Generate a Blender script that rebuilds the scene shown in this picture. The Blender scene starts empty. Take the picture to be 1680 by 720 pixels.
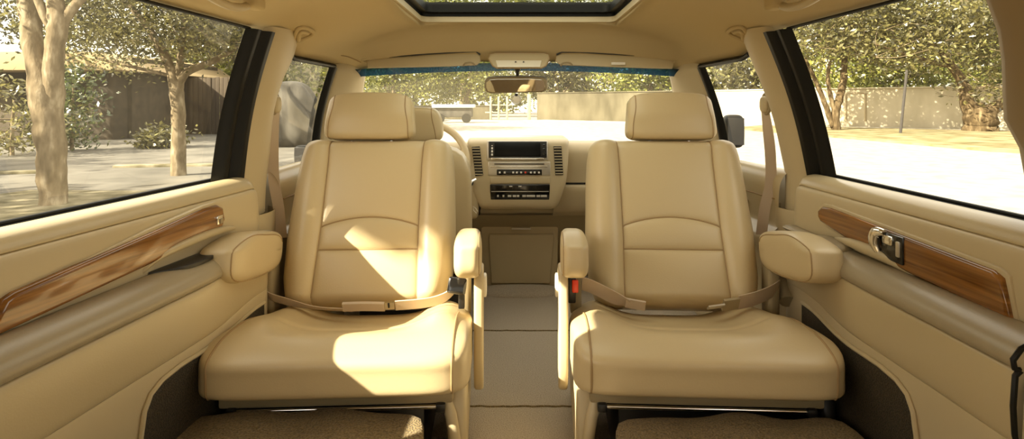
import bpy, bmesh, math, random
from mathutils import Vector, Matrix
from mathutils.bvhtree import BVHTree

R = math.radians
V = Vector
sc = bpy.context.scene
col = sc.collection

# ------------------------------------------------------------------ helpers
F = 950.0            # focal length in pixels of the 1680 px wide frame
CAMZ = 0.816         # eye height above the car floor
VPX, VPY = 850.0, 170.0


def at(px, py, d):
    """world point seen at pixel (px, py) at distance d in front of the camera"""
    return V(((px - VPX) * d / F, d, CAMZ - (py - VPY) * d / F))


def lerp(a, b, t):
    return a + (b - a) * t


def clamp(t, a=0.0, b=1.0):
    return max(a, min(b, t))


def smooth(t):
    t = clamp(t)
    return t * t * (3 - 2 * t)


def table(xs, ys, x):
    if x <= xs[0]:
        return ys[0]
    for i in range(1, len(xs)):
        if x <= xs[i]:
            return lerp(ys[i - 1], ys[i], (x - xs[i - 1]) / (xs[i] - xs[i - 1]))
    return ys[-1]


def catmull(pts, n, closed=False):
    out = []
    m = len(pts)
    segs = m if closed else m - 1
    for i in range(segs):
        if closed:
            p0, p1, p2, p3 = pts[(i - 1) % m], pts[i], pts[(i + 1) % m], pts[(i + 2) % m]
        else:
            p0, p1, p2, p3 = pts[max(i - 1, 0)], pts[i], pts[i + 1], pts[min(i + 2, m - 1)]
        for k in range(n):
            t = k / n
            out.append(0.5 * ((2 * p1) + (p2 - p0) * t + (2 * p0 - 5 * p1 + 4 * p2 - p3) * t * t
                              + (3 * p1 - p0 - 3 * p2 + p3) * t ** 3))
    if not closed:
        out.append(pts[-1].copy())
    return out


class MB:
    """collects shapes into one bmesh and links it as one object"""

    def __init__(self):
        self.bm = bmesh.new()

    def _x(self, verts, M):
        if M is not None:
            for v in verts:
                v.co = M @ v.co

    def box(self, c, s, r=0.004, seg=2, M=None):
        res = bmesh.ops.create_cube(self.bm, size=1.0)
        vs = res['verts']
        for v in vs:
            v.co = V((v.co.x * s[0], v.co.y * s[1], v.co.z * s[2]))
        if r > 0:
            r = min(r, 0.49 * min(s))
            es = list({e for v in vs for e in v.link_edges})
            out = bmesh.ops.bevel(self.bm, geom=es, offset=r, segments=seg, profile=0.5, affect='EDGES')
            vs = list({v for f in out['faces'] for v in f.verts} | {v for v in vs if v.is_valid})
            more = set(vs)
            for v in list(more):
                for f in v.link_faces:
                    more.update(f.verts)
            vs = list(more)
        for v in vs:
            v.co = v.co + V(c)
        self._x(vs, M)
        return self

    def soft(self, c, s, n=6.0, res=12, deform=None, M=None):
        """rounded block: a subdivided cube pulled onto a superquadric"""
        cache = {}
        a, b, cc = s[0] / 2, s[1] / 2, s[2] / 2
        new = []

        def vert(i, j, k):
            key = (i, j, k)
            if key in cache:
                return cache[key]
            q = [math.tan((t / res * 2 - 1) * math.pi / 4) for t in (i, j, k)]
            m = sum(abs(t) ** n for t in q) ** (1 / n)
            p = V((q[0] / m, q[1] / m, q[2] / m))
            if deform:
                p2 = deform(p, V((p.x * a, p.y * b, p.z * cc)))
            else:
                p2 = V((p.x * a, p.y * b, p.z * cc))
            v = self.bm.verts.new(p2 + V(c))
            cache[key] = v
            new.append(v)
            return v
        for ax in range(3):
            for side in (0, res):
                for i in range(res):
                    for j in range(res):
                        q = []
                        for (u, w) in ((i, j), (i + 1, j), (i + 1, j + 1), (i, j + 1)):
                            idx = [0, 0, 0]
                            idx[ax] = side
                            idx[(ax + 1) % 3] = u
                            idx[(ax + 2) % 3] = w
                            q.append(vert(*idx))
                        if side == 0:
                            q.reverse()
                        self.bm.faces.new(q)
        self._x(new, M)
        return self

    def tube(self, pts, r, n=8, closed=False, M=None, flat=None):
        pts = [V(p) for p in pts]
        m = len(pts)
        rr = r if isinstance(r, (list, tuple)) else [r] * m
        rings = []
        up = None
        for i, p in enumerate(pts):
            if closed:
                t = pts[(i + 1) % m] - pts[(i - 1) % m]
            else:
                t = pts[min(i + 1, m - 1)] - pts[max(i - 1, 0)]
            if t.length < 1e-9:
                t = V((0, 0, 1))
            t.normalize()
            if up is None:
                up = V((0, 0, 1)) if abs(t.z) < 0.9 else V((0, 1, 0))
            x = up - t * up.dot(t)
            if x.length < 1e-6:
                x = t.orthogonal()
            x.normalize()
            y = t.cross(x)
            up = x
            ring = []
            for k in range(n):
                a = 2 * math.pi * k / n
                ring.append(self.bm.verts.new(p + x * (rr[i] * math.cos(a)) + y * (rr[i] * math.sin(a) * (flat or 1))))
            rings.append(ring)
        for i in range(m if closed else m - 1):
            a, b = rings[i], rings[(i + 1) % m]
            for k in range(n):
                self.bm.faces.new((a[k], a[(k + 1) % n], b[(k + 1) % n], b[k]))
        if not closed:
            self.bm.faces.new(list(reversed(rings[0])))
            self.bm.faces.new(rings[-1])
        self._x([v for rg in rings for v in rg], M)
        return self

    def loft(self, rings, caps=True, closed=True, M=None):
        vr = [[self.bm.verts.new(V(p)) for p in rg] for rg in rings]
        n = len(vr[0])
        for i in range(len(vr) - 1):
            a, b = vr[i], vr[i + 1]
            for k in range(n if closed else n - 1):
                self.bm.faces.new((a[k], a[(k + 1) % n], b[(k + 1) % n], b[k]))
        if caps and closed:
            self.bm.faces.new(list(reversed(vr[0])))
            self.bm.faces.new(vr[-1])
        self._x([v for rg in vr for v in rg], M)
        return self

    def grid(self, fn, nu, nv, skip=None, M=None):
        g = [[self.bm.verts.new(fn(i / nu, j / nv)) for j in range(nv + 1)] for i in range(nu + 1)]
        for i in range(nu):
            for j in range(nv):
                if skip and skip(i, j):
                    continue
                self.bm.faces.new((g[i][j], g[i + 1][j], g[i + 1][j + 1], g[i][j + 1]))
        self._x([v for rg in g for v in rg], M)
        return self

    def prism(self, poly, fn, t0, t1, bev=0.0, seg=2, M=None):
        """poly: outline in two dimensions, fn(a, b, t) -> point"""
        a = [self.bm.verts.new(fn(p[0], p[1], t0)) for p in poly]
        b = [self.bm.verts.new(fn(p[0], p[1], t1)) for p in poly]
        n = len(poly)
        fs = [self.bm.faces.new(list(reversed(a))), self.bm.faces.new(b)]
        for k in range(n):
            fs.append(self.bm.faces.new((a[k], a[(k + 1) % n], b[(k + 1) % n], b[k])))
        bmesh.ops.recalc_face_normals(self.bm, faces=fs)
        vs = set(a + b)
        if bev > 0:
            es = list(fs[0].edges) + list(fs[1].edges)
            out = bmesh.ops.bevel(self.bm, geom=es, offset=bev, segments=seg, profile=0.5, affect='EDGES')
            vs = {v for v in vs if v.is_valid} | {v for f in out['faces'] for v in f.verts}
            for f in fs:
                if f.is_valid:
                    vs.update(f.verts)
        self._x(list(vs), M)
        return self

    def ribbon(self, pts, widths, th=0.0015, wv=None, n=10, M=None):
        """a strap: pts centre line, wv list of width directions"""
        cl = catmull([V(p) for p in pts], n)
        wl = catmull([V(w) for w in wv], n)
        rings = []
        for i, p in enumerate(cl):
            t = cl[min(i + 1, len(cl) - 1)] - cl[max(i - 1, 0)]
            w = wl[i].normalized() * (widths / 2)
            nn = t.cross(w).normalized() * (th / 2)
            rings.append([p - w - nn, p + w - nn, p + w + nn, p - w + nn])
        return self.loft(rings, M=M)

    def bvh(self):
        self.bm.normal_update()
        return BVHTree.FromBMesh(self.bm)

    def build(self, name, mat, parent=None, shade=40, org=None, recalc=True, solid=0):
        bm = self.bm
        if recalc:
            bmesh.ops.recalc_face_normals(bm, faces=bm.faces[:])
        me = bpy.data.meshes.new(name)
        if parent is None and org is None and len(bm.verts):
            xs = [v.co for v in bm.verts]
            org = V(((min(p.x for p in xs) + max(p.x for p in xs)) / 2,
                     (min(p.y for p in xs) + max(p.y for p in xs)) / 2, min(p.z for p in xs)))
        if org is not None:
            for v in bm.verts:
                v.co -= org
        bm.to_mesh(me)
        bm.free()
        for p in me.polygons:
            p.use_smooth = True
        if shade is not None:
            me.set_sharp_from_angle(angle=R(shade))
        me.materials.append(mat)
        o = bpy.data.objects.new(name, me)
        col.objects.link(o)
        if org is not None:
            o.location = org
        if parent is not None:
            o.parent = parent
        if solid:
            m = o.modifiers.new('Thickness', 'SOLIDIFY')
            m.thickness = solid
            m.offset = 0
        return o


def tag(o, label=None, cat=None, group=None, kind=None):
    if label:
        o['label'] = label
    if cat:
        o['category'] = cat
    if group:
        o['group'] = group
    if kind:
        o['kind'] = kind
    return o


def thing(name, loc, rz, label, cat, group=None, kind=None):
    o = bpy.data.objects.new(name, None)
    o.empty_display_size = 0.05
    col.objects.link(o)
    o.location = loc
    o.rotation_euler = (0, 0, rz)
    return tag(o, label, cat, group, kind)


def cast(bvh, pts, d, lift=0.0):
    """project points along d onto a surface"""
    d = V(d).normalized()
    out = []
    for p in pts:
        h = bvh.ray_cast(V(p) - d * 2.0, d)
        if h[0] is not None:
            out.append(h[0] - d * lift)
    return out


# ------------------------------------------------------------------ materials
def mat(name, base, rough=0.5, metal=0.0, spec=0.5, coat=0.0, sheen=0.0):
    m = bpy.data.materials.new(name)
    m.use_nodes = True
    b = m.node_tree.nodes['Principled BSDF']
    b.inputs['Base Color'].default_value = (*base, 1)
    b.inputs['Roughness'].default_value = rough
    b.inputs['Metallic'].default_value = metal
    b.inputs['Specular IOR Level'].default_value = spec
    b.inputs['Coat Weight'].default_value = coat
    b.inputs['Coat Roughness'].default_value = 0.05
    b.inputs['Sheen Weight'].default_value = sheen
    return m


def nd(m, kind, **kw):
    n = m.node_tree.nodes.new(kind)
    for k, v in kw.items():
        if k in n.inputs:
            n.inputs[k].default_value = v
        else:
            setattr(n, k, v)
    return n


def lk(m, a, ao, b, bi):
    m.node_tree.links.new(a.outputs[ao], b.inputs[bi])


def noisy(m, scale=40.0, detail=4.0, bump=0.2, dist=0.002, colors=None, stretch=None, voronoi=False):
    """bump and optional colour variation from noise in object space"""
    b = m.node_tree.nodes['Principled BSDF']
    tc = nd(m, 'ShaderNodeTexCoord')
    src = (tc, 'Object')
    if stretch:
        mp = nd(m, 'ShaderNodeMapping')
        mp.inputs['Scale'].default_value = stretch
        lk(m, tc, 'Object', mp, 'Vector')
        src = (mp, 'Vector')
    if voronoi:
        tx = nd(m, 'ShaderNodeTexVoronoi')
        tx.inputs['Scale'].default_value = scale
        out = 'Distance'
    else:
        tx = nd(m, 'ShaderNodeTexNoise')
        tx.inputs['Scale'].default_value = scale
        tx.inputs['Detail'].default_value = detail
        out = 'Fac'
    lk(m, src[0], src[1], tx, 'Vector')
    if bump:
        bp = nd(m, 'ShaderNodeBump')
        bp.inputs['Strength'].default_value = bump
        bp.inputs['Distance'].default_value = dist
        lk(m, tx, out, bp, 'Height')
        lk(m, bp, 'Normal', b, 'Normal')
    if colors:
        rp = nd(m, 'ShaderNodeValToRGB')
        e = rp.color_ramp.elements
        e[0].position, e[0].color = colors[0][0], (*colors[0][1], 1)
        e[1].position, e[1].color = colors[-1][0], (*colors[-1][1], 1)
        for pos, c in colors[1:-1]:
            k = e.new(pos)
            k.color = (*c, 1)
        lk(m, tx, out, rp, 'Fac')
        lk(m, rp, 'Color', b, 'Base Color')
    return m


CREAM = (0.56, 0.45, 0.262)
M = {}
M['leather'] = noisy(mat('leather', CREAM, 0.36), 260, 3, 0.10, 0.001, voronoi=True)
M['piping'] = mat('seam_piping', (0.34, 0.23, 0.11), 0.6)
M['door_leather'] = noisy(mat('door_leather', (0.50, 0.41, 0.245), 0.30), 320, 3, 0.08, 0.001, voronoi=True)
M['trim'] = noisy(mat('trim_plastic', (0.52, 0.43, 0.265), 0.42), 500, 3, 0.06, 0.001)
M['pad'] = noisy(mat('armrest_pad', (0.33, 0.272, 0.175), 0.30), 320, 3, 0.08, 0.001, voronoi=True)
M['dash'] = noisy(mat('dash_plastic', (0.47, 0.385, 0.235), 0.45), 400, 3, 0.06, 0.001)
M['tan'] = noisy(mat('tan_plastic', (0.32, 0.255, 0.145), 0.5), 500, 3, 0.06, 0.001)
M['pillar_tan'] = noisy(mat('pillar_cloth', (0.30, 0.225, 0.125), 0.8), 500, 3, 0.1, 0.001)
M['headliner'] = noisy(mat('headliner_cloth', (0.54, 0.435, 0.25), 0.95, spec=0.1), 900, 3, 0.12, 0.001)
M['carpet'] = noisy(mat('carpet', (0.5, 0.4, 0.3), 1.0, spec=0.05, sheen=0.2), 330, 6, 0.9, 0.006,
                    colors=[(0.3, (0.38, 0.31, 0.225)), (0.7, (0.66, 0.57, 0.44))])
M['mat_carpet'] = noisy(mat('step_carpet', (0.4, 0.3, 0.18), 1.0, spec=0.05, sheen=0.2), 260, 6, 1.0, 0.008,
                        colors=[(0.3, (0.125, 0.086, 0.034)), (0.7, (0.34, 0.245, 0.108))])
M['black'] = mat('black_plastic', (0.012, 0.011, 0.010), 0.4)
M['rubber'] = mat('black_rubber', (0.006, 0.006, 0.005), 0.42, spec=0.22)
M['gloss'] = mat('black_gloss', (0.008, 0.008, 0.008), 0.12, coat=0.3)
M['screen'] = mat('screen_glass', (0.004, 0.004, 0.004), 0.3, spec=0.2)
M['chrome'] = mat('chrome', (0.85, 0.83, 0.78), 0.12, 1.0)
M['silver'] = mat('silver_paint', (0.62, 0.58, 0.50), 0.3, 0.7)
M['belt'] = noisy(mat('belt_webbing', (0.52, 0.42, 0.31), 0.75), 60, 2, 0.25, 0.001, stretch=(1, 40, 1))
M['grille'] = None
M['red'] = mat('red_button', (0.75, 0.05, 0.015), 0.35)
M['white'] = mat('white_plastic', (0.80, 0.76, 0.66), 0.4)
M['mark'] = mat('button_mark', (0.75, 0.72, 0.66), 0.5)
M['lens'] = mat('lamp_lens', (0.82, 0.76, 0.62), 0.25, coat=0.4)
M['mirror'] = mat('mirror_glass', (0.75, 0.70, 0.60), 0.03, 1.0)

# dotted speaker mesh
g = mat('speaker_mesh', (0.03, 0.025, 0.015), 0.6)
noisy(g, 420, 0, 0.6, 0.002, colors=[(0.25, (0.008, 0.006, 0.004)), (0.6, (0.06, 0.046, 0.026))], voronoi=True)
M['grille'] = g


def wood():
    m = mat('polished_wood', (0.3, 0.12, 0.03), 0.16, coat=0.55)
    b = m.node_tree.nodes['Principled BSDF']
    tc = nd(m, 'ShaderNodeTexCoord')
    mp = nd(m, 'ShaderNodeMapping')
    mp.inputs['Scale'].default_value = (6, 2.0, 70)
    mp.inputs['Rotation'].default_value = (R(-3), 0, 0)
    lk(m, tc, 'Object', mp, 'Vector')
    n1 = nd(m, 'ShaderNodeTexNoise')
    n1.inputs['Scale'].default_value = 1.6
    n1.inputs['Detail'].default_value = 6
    n1.inputs['Distortion'].default_value = 0.5
    lk(m, mp, 'Vector', n1, 'Vector')
    rp = nd(m, 'ShaderNodeValToRGB')
    e = rp.color_ramp.elements
    e[0].position, e[0].color = 0.3, (0.10, 0.036, 0.006, 1)
    e[1].position, e[1].color = 0.72, (0.33, 0.145, 0.032, 1)
    k = e.new(0.5)
    k.color = (0.21, 0.085, 0.016, 1)
    lk(m, n1, 'Fac', rp, 'Fac')
    lk(m, rp, 'Color', b, 'Base Color')
    return m


M['wood'] = wood()


def glass(name, tint=(0.97, 0.97, 0.94), dust=0.02, refl=0.04, film=(0.85, 0.80, 0.66)):
    """thin pane: see-through, reflecting more at a grazing angle, with a little dust"""
    m = bpy.data.materials.new(name)
    m.use_nodes = True
    nt = m.node_tree
    nt.nodes.clear()
    out = nd(m, 'ShaderNodeOutputMaterial')
    tr = nd(m, 'ShaderNodeBsdfTransparent')
    tr.inputs['Color'].default_value = (*tint, 1)
    gl = nd(m, 'ShaderNodeBsdfGlossy')
    gl.inputs['Roughness'].default_value = 0.01
    du = nd(m, 'ShaderNodeBsdfTranslucent')
    du.inputs['Color'].default_value = (*film, 1)
    lw = nd(m, 'ShaderNodeLayerWeight')
    lw.inputs['Blend'].default_value = 0.5
    pw = nd(m, 'ShaderNodeMath', operation='POWER')
    pw.inputs[1].default_value = 5
    lk(m, lw, 'Facing', pw, 0)
    ma = nd(m, 'ShaderNodeMath', operation='MULTIPLY_ADD')
    ma.inputs[1].default_value = 0.6
    ma.inputs[2].default_value = refl
    lk(m, pw, 0, ma, 0)
    mx0 = nd(m, 'ShaderNodeMixShader')
    mx0.inputs[0].default_value = dust
    lk(m, tr, 0, mx0, 1)
    lk(m, du, 0, mx0, 2)
    mx = nd(m, 'ShaderNodeMixShader')
    lk(m, ma, 0, mx, 0)
    lk(m, mx0, 0, mx, 1)
    lk(m, gl, 0, mx, 2)
    lk(m, mx, 0, out, 0)
    return m


M['glass'] = glass('window_glass', dust=0.008)
M['privacy_glass'] = glass('privacy_glass', (0.30, 0.29, 0.26), 0.01)
M['windscreen'] = glass('windscreen_glass', dust=0.025)
M['roof_glass'] = glass('sunroof_glass', (0.93, 0.95, 0.90), 0.01)
M['tint'] = glass('blue_tint_glass', (0.03, 0.10, 0.18), 0.45, 0.03, (0.010, 0.045, 0.085))


def leafy(name, colors):
    m = bpy.data.materials.new(name)
    m.use_nodes = True
    nt = m.node_tree
    nt.nodes.clear()
    out = nd(m, 'ShaderNodeOutputMaterial')
    geo = nd(m, 'ShaderNodeNewGeometry')
    rp = nd(m, 'ShaderNodeValToRGB')
    e = rp.color_ramp.elements
    e[0].position, e[0].color = 0, (*colors[0], 1)
    e[1].position, e[1].color = 1, (*colors[-1], 1)
    for i, c in enumerate(colors[1:-1]):
        k = e.new((i + 1) / (len(colors) - 1))
        k.color = (*c, 1)
    lk(m, geo, 'Random Per Island', rp, 'Fac')
    d = nd(m, 'ShaderNodeBsdfDiffuse')
    t = nd(m, 'ShaderNodeBsdfTranslucent')
    gl = nd(m, 'ShaderNodeBsdfGlossy')
    gl.inputs['Roughness'].default_value = 0.35
    lk(m, rp, 'Color', d, 'Color')
    lk(m, rp, 'Color', t, 'Color')
    m1 = nd(m, 'ShaderNodeMixShader')
    m1.inputs[0].default_value = 0.45
    lk(m, d, 0, m1, 1)
    lk(m, t, 0, m1, 2)
    m2 = nd(m, 'ShaderNodeMixShader')
    m2.inputs[0].default_value = 0.08
    lk(m, m1, 0, m2, 1)
    lk(m, gl, 0, m2, 2)
    lk(m, m2, 0, out, 0)
    return m


M['leaf_olive'] = leafy('olive_leaves', [(0.035, 0.032, 0.008), (0.125, 0.113, 0.03), (0.33, 0.30, 0.11)])
M['leaf_green'] = leafy('green_leaves', [(0.06, 0.075, 0.012), (0.23, 0.245, 0.04), (0.46, 0.45, 0.11)])
M['leaf_dark'] = leafy('dark_leaves', [(0.018, 0.028, 0.008), (0.06, 0.085, 0.02), (0.15, 0.17, 0.05)])
M['bark'] = noisy(mat('bark', (0.4, 0.3, 0.2), 0.9, spec=0.1), 7, 6, 0.6, 0.03,
                  colors=[(0.35, (0.125, 0.095, 0.055)), (0.55, (0.20, 0.155, 0.095)), (0.70, (0.33, 0.275, 0.185))], stretch=(1.6, 1.6, 0.6))
M['bark_dark'] = noisy(mat('dark_bark', (0.2, 0.14, 0.07), 0.95, spec=0.1), 5, 6, 0.6, 0.04,
                       colors=[(0.35, (0.045, 0.03, 0.014)), (0.55, (0.10, 0.07, 0.035)), (0.72, (0.21, 0.16, 0.09))], stretch=(1.4, 1.4, 0.5))
M['asphalt'] = noisy(mat('asphalt', (0.2, 0.19, 0.17), 0.9, spec=0.2), 3, 8, 0.1, 0.01,
                     colors=[(0.3, (0.22, 0.205, 0.175)), (0.7, (0.34, 0.315, 0.27))])
M['concrete'] = noisy(mat('concrete', (0.4, 0.37, 0.31), 0.9, spec=0.2), 2, 8, 0.1, 0.01,
                      colors=[(0.3, (0.36, 0.325, 0.26)), (0.7, (0.50, 0.45, 0.36))])
M['shade_drive'] = noisy(mat('shaded_grey_drive', (0.2, 0.18, 0.15), 0.9, spec=0.2), 1.2, 8, 0.1, 0.01,  # grey ground tone, darkened to stand for shade on the left
                   colors=[(0.3, (0.085, 0.079, 0.066)), (0.7, (0.165, 0.153, 0.128))])
M['lawn'] = noisy(mat('dry_lawn', (0.3, 0.26, 0.12), 1, spec=0.05), 1.5, 8, 0.5, 0.05,
                  colors=[(0.3, (0.11, 0.09, 0.04)), (0.7, (0.30, 0.255, 0.145))])
M['dirt'] = noisy(mat('dusty_ground', (0.2, 0.17, 0.1), 1, spec=0.05), 4, 8, 0.5, 0.03,
                  colors=[(0.35, (0.10, 0.088, 0.05)), (0.7, (0.30, 0.265, 0.18))])
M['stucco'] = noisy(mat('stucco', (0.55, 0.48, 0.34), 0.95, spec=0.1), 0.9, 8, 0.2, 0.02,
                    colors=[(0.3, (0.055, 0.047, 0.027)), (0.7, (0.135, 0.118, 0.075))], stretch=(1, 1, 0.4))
M['sun_painted_stucco'] = noisy(mat('sun_painted_stucco', (0.7, 0.62, 0.46), 0.95, spec=0.1), 0.9, 8, 0.2, 0.02,  # lightened to stand for sunlight that the tree crowns block
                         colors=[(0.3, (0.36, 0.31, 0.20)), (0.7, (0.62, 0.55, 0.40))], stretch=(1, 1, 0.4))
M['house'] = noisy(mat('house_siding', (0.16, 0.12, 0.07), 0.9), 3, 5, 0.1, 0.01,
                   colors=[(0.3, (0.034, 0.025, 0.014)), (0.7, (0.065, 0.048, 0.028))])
M['eave'] = mat('roof_tile', (0.40, 0.30, 0.16), 0.9)
M['fence'] = noisy(mat('fence_boards', (0.1, 0.07, 0.035), 0.9), 2, 4, 0.1, 0.01,
                   colors=[(0.3, (0.028, 0.019, 0.010)), (0.7, (0.085, 0.06, 0.034))], stretch=(1, 1, 0.15))
M['lumpy'] = noisy(mat('lumpy_grey', (0.2, 0.18, 0.15), 0.9), 2, 8, 0.8, 0.08,
                  colors=[(0.3, (0.018, 0.016, 0.012)), (0.7, (0.085, 0.076, 0.058))], stretch=(1, 1, 0.3))
M['kerb'] = M['concrete']
M['post'] = mat('post_metal', (0.03, 0.025, 0.02), 0.6)
M['white_paint'] = mat('white_paint', (0.80, 0.78, 0.70), 0.5)
M['gate_paint'] = mat('gate_paint', (0.30, 0.27, 0.19), 0.6)
M['dark_glass'] = mat('dark_pane', (0.03, 0.03, 0.03), 0.1)

# ------------------------------------------------------------------ car shell
def xs(y, s):
    """side line of the window sill"""
    if s < 0:
        return -0.81 + (clamp(y, 0.5, 1.5) - 0.905) * (0.06 / 0.58) if y < 1.5 else -0.7485
    return table([0.5, 0.96, 1.54, 2.1], [0.842, 0.838, 0.826, 0.765], y)


def xt(y, s):
    """side line of the roof rail"""
    if s < 0:
        return table([0.5, 1.1, 1.5, 2.1], [-0.70, -0.695, -0.68, -0.672], y)
    return table([0.5, 1.1, 1.5, 2.1], [0.71, 0.70, 0.685, 0.665], y)


ZS = 0.615


def zt(y):
    return table([1.55, 1.75, 2.1, 2.2], [1.01, 0.955, 0.955, 0.93], y)


def side(y, z, s, o=0.0):
    """point of the side of the car above the sill, o metres inboard"""
    t = (z - ZS) / (zt(y) - ZS)
    x = lerp(xs(y, s), xt(y, s), clamp(t, -0.1, 1.2)) + s * 0.014 * math.sin(math.pi * clamp(t))
    return V((x - s * o, y, z))


def zc(x, y):
    """height of the headliner"""
    e = 0.69
    mid = table([2.02, 2.06, 2.11, 2.17, 2.20], [1.10, 1.088, 1.045, 0.995, 0.975], y)
    u = clamp(abs(x) / e)
    z = zt(y) + (mid - zt(y)) * (1 - u ** 3.2)
    return z


# ceiling
SRX, SRY0, SRY1 = 0.338, 1.28, 2.0


def ceil_mesh():
    us = [-1, -.95, -.9, -.84, -.78, -.71, -.63, -.56, -.49]
    us = us + [-.44, -.40, -.3, -.2, -.1, 0, .1, .2, .3, .40, .44] + [-u for u in reversed(us)]
    ys = [-0.9, -0.5, 0, 0.4, 0.7, 0.9, 1.1, SRY0, 1.4, 1.5, 1.55, 1.6, 1.65, 1.7, 1.75, 1.8, 1.9, SRY1,
          2.02, 2.04, 2.06, 2.085, 2.11, 2.135, 2.16, 2.18, 2.20]
    mb = MB()
    bm = mb.bm
    xsn = sorted({-SRX, SRX} | {round(u * 0.69, 4) for u in us if abs(abs(u * 0.69) - SRX) > 0.012})
    g = []
    for y in ys:
        row = []
        for x in xsn:
            fx = x
            if abs(x) > 0.55:      # meet the rail lines exactly
                s = -1 if x < 0 else 1
                fx = x + (xt(y, s) - s * 0.69) * smooth((abs(x) - 0.55) / 0.14)
            row.append(bm.verts.new((fx, y, zc(x, y))))
        g.append(row)
    for i in range(len(ys) - 1):
        for j in range(len(xsn) - 1):
            if SRY0 - 1e-6 <= ys[i] and ys[i + 1] <= SRY1 + 1e-6 and -SRX - 1e-6 <= xsn[j] and xsn[j + 1] <= SRX + 1e-6:
                continue
            bm.faces.new((g[i][j], g[i][j + 1], g[i + 1][j + 1], g[i + 1][j]))
    return mb


cm = ceil_mesh()
ceil_bvh = cm.bvh()
ceiling = cm.build('ceiling', M['headliner'], recalc=False)
mo = ceiling.modifiers.new('Thickness', 'SOLIDIFY')
mo.thickness = 0.035
mo.offset = 1.0
for p in ceiling.data.polygons:      # normals downwards, thickness goes up
    pass
ceiling.data.flip_normals()
mo.offset = -1.0
tag(ceiling, 'cream cloth headliner of the car around the sunroof', 'ceiling', kind='structure')


def rrect(hx, y0, y1, r, n=6):
    pts = []
    for cx, cy, a0 in ((hx - r, y1 - r, 0), (-hx + r, y1 - r, 90), (-hx + r, y0 + r, 180), (hx - r, y0 + r, 270)):
        for k in range(n + 1):
            a = R(a0 + 90 * k / n)
            pts.append((cx + r * math.cos(a), cy + r * math.sin(a)))
    return pts


# sunroof
sr = thing('window_6', (0, 1.64, 1.10), 0, 'glass sunroof in the headliner with black rubber seal', 'window', kind='structure')


def loc_sr(p):
    return V(p) - V((0, 1.64, 1.10))


def frame_ring(mb, outer, inner, z0, z1):
    n = len(outer)
    rings = [[V((p[0], p[1], z1)) for p in outer], [V((p[0], p[1], z0)) for p in outer],
             [V((p[0], p[1], z0)) for p in inner], [V((p[0], p[1], z1)) for p in inner]]
    rings = [[loc_sr(p) for p in r] for r in rings]
    vr = [[mb.bm.verts.new(p) for p in r] for r in rings]
    for i in range(4):
        a, b = vr[i], vr[(i + 1) % 4]
        for k in range(n):
            mb.bm.faces.new((a[k], a[(k + 1) % n], b[(k + 1) % n], b[k]))


o1 = rrect(SRX + 0.006, SRY0 - 0.006, SRY1 + 0.006, 0.035)
i1 = rrect(SRX - 0.008, SRY0 + 0.008, SRY1 - 0.008, 0.03)
i2 = rrect(SRX - 0.028, SRY0 + 0.028, SRY1 - 0.028, 0.028)
mb = MB()
frame_ring(mb, o1, i1, 1.097, 1.115)
mb.build('trim_ring', M['trim'], sr)
mb = MB()
frame_ring(mb, rrect(SRX + 0.03, SRY0 - 0.03, SRY1 + 0.03, 0.04), i1, 1.117, 1.165)
frame_ring(mb, i1, i2, 1.128, 1.152)
mb.build('seal', M['rubber'], sr)
mb = MB()
mb.box(loc_sr((0, 1.64, 1.158)), (2 * SRX, SRY1 - SRY0, 0.004), 0)
mb.build('pane', M['roof_glass'], sr)

# floor
mb = MB()
mb.grid(lambda u, v: V((lerp(-0.80, 0.80, u), lerp(-0.9, 2.95, v), 0.0)), 4, 8)
floor = mb.build('floor', M['carpet'])
tag(floor, 'beige carpeted car floor with the aisle between the two chairs', 'floor', kind='structure')
for y in (1.56, 2.08):
    rnd = random.Random(int(y * 100))
    mb = MB()
    pts = [V((lerp(-0.3, 0.3, k / 30), y + rnd.uniform(-.002, .002), 0.001)) - floor.location for k in range(31)]
    mb.tube(pts, 0.0028, 6)
    mb.build('carpet_seam', M['mat_carpet'], floor)
mb = MB()
mb.grid(lambda u, v: V((lerp(-0.95, 0.95, u), lerp(-1.0, 3.05, v), -0.06)), 2, 2)
mb.build('underbody', M['black'], floor).location = V((0, 0, 0)) - floor.location

# side structure: lower wall, pillars, rear quarter
def strip(y0, y1, z0, z1, s, o0=0.0, th=0.03, ny=6, nz=10, ty0=None, ty1=None):
    """vertical trim between y0..y1 (ty at its top), o0 inboard of the glass line"""
    ty0 = y0 if ty0 is None else ty0
    ty1 = y1 if ty1 is None else ty1
    mb = MB()

    def fn(u, v):
        z = lerp(z0, z1, v)
        y = lerp(lerp(y0, y1, u), lerp(ty0, ty1, u), v)
        bul = math.sin(math.pi * clamp(u)) ** 0.5 * th
        return side(y, z, s, o0 + bul) if z >= ZS else V((xs(y, s) - s * (o0 + bul), y, z))
    mb.grid(fn, ny, nz)
    return mb


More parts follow.
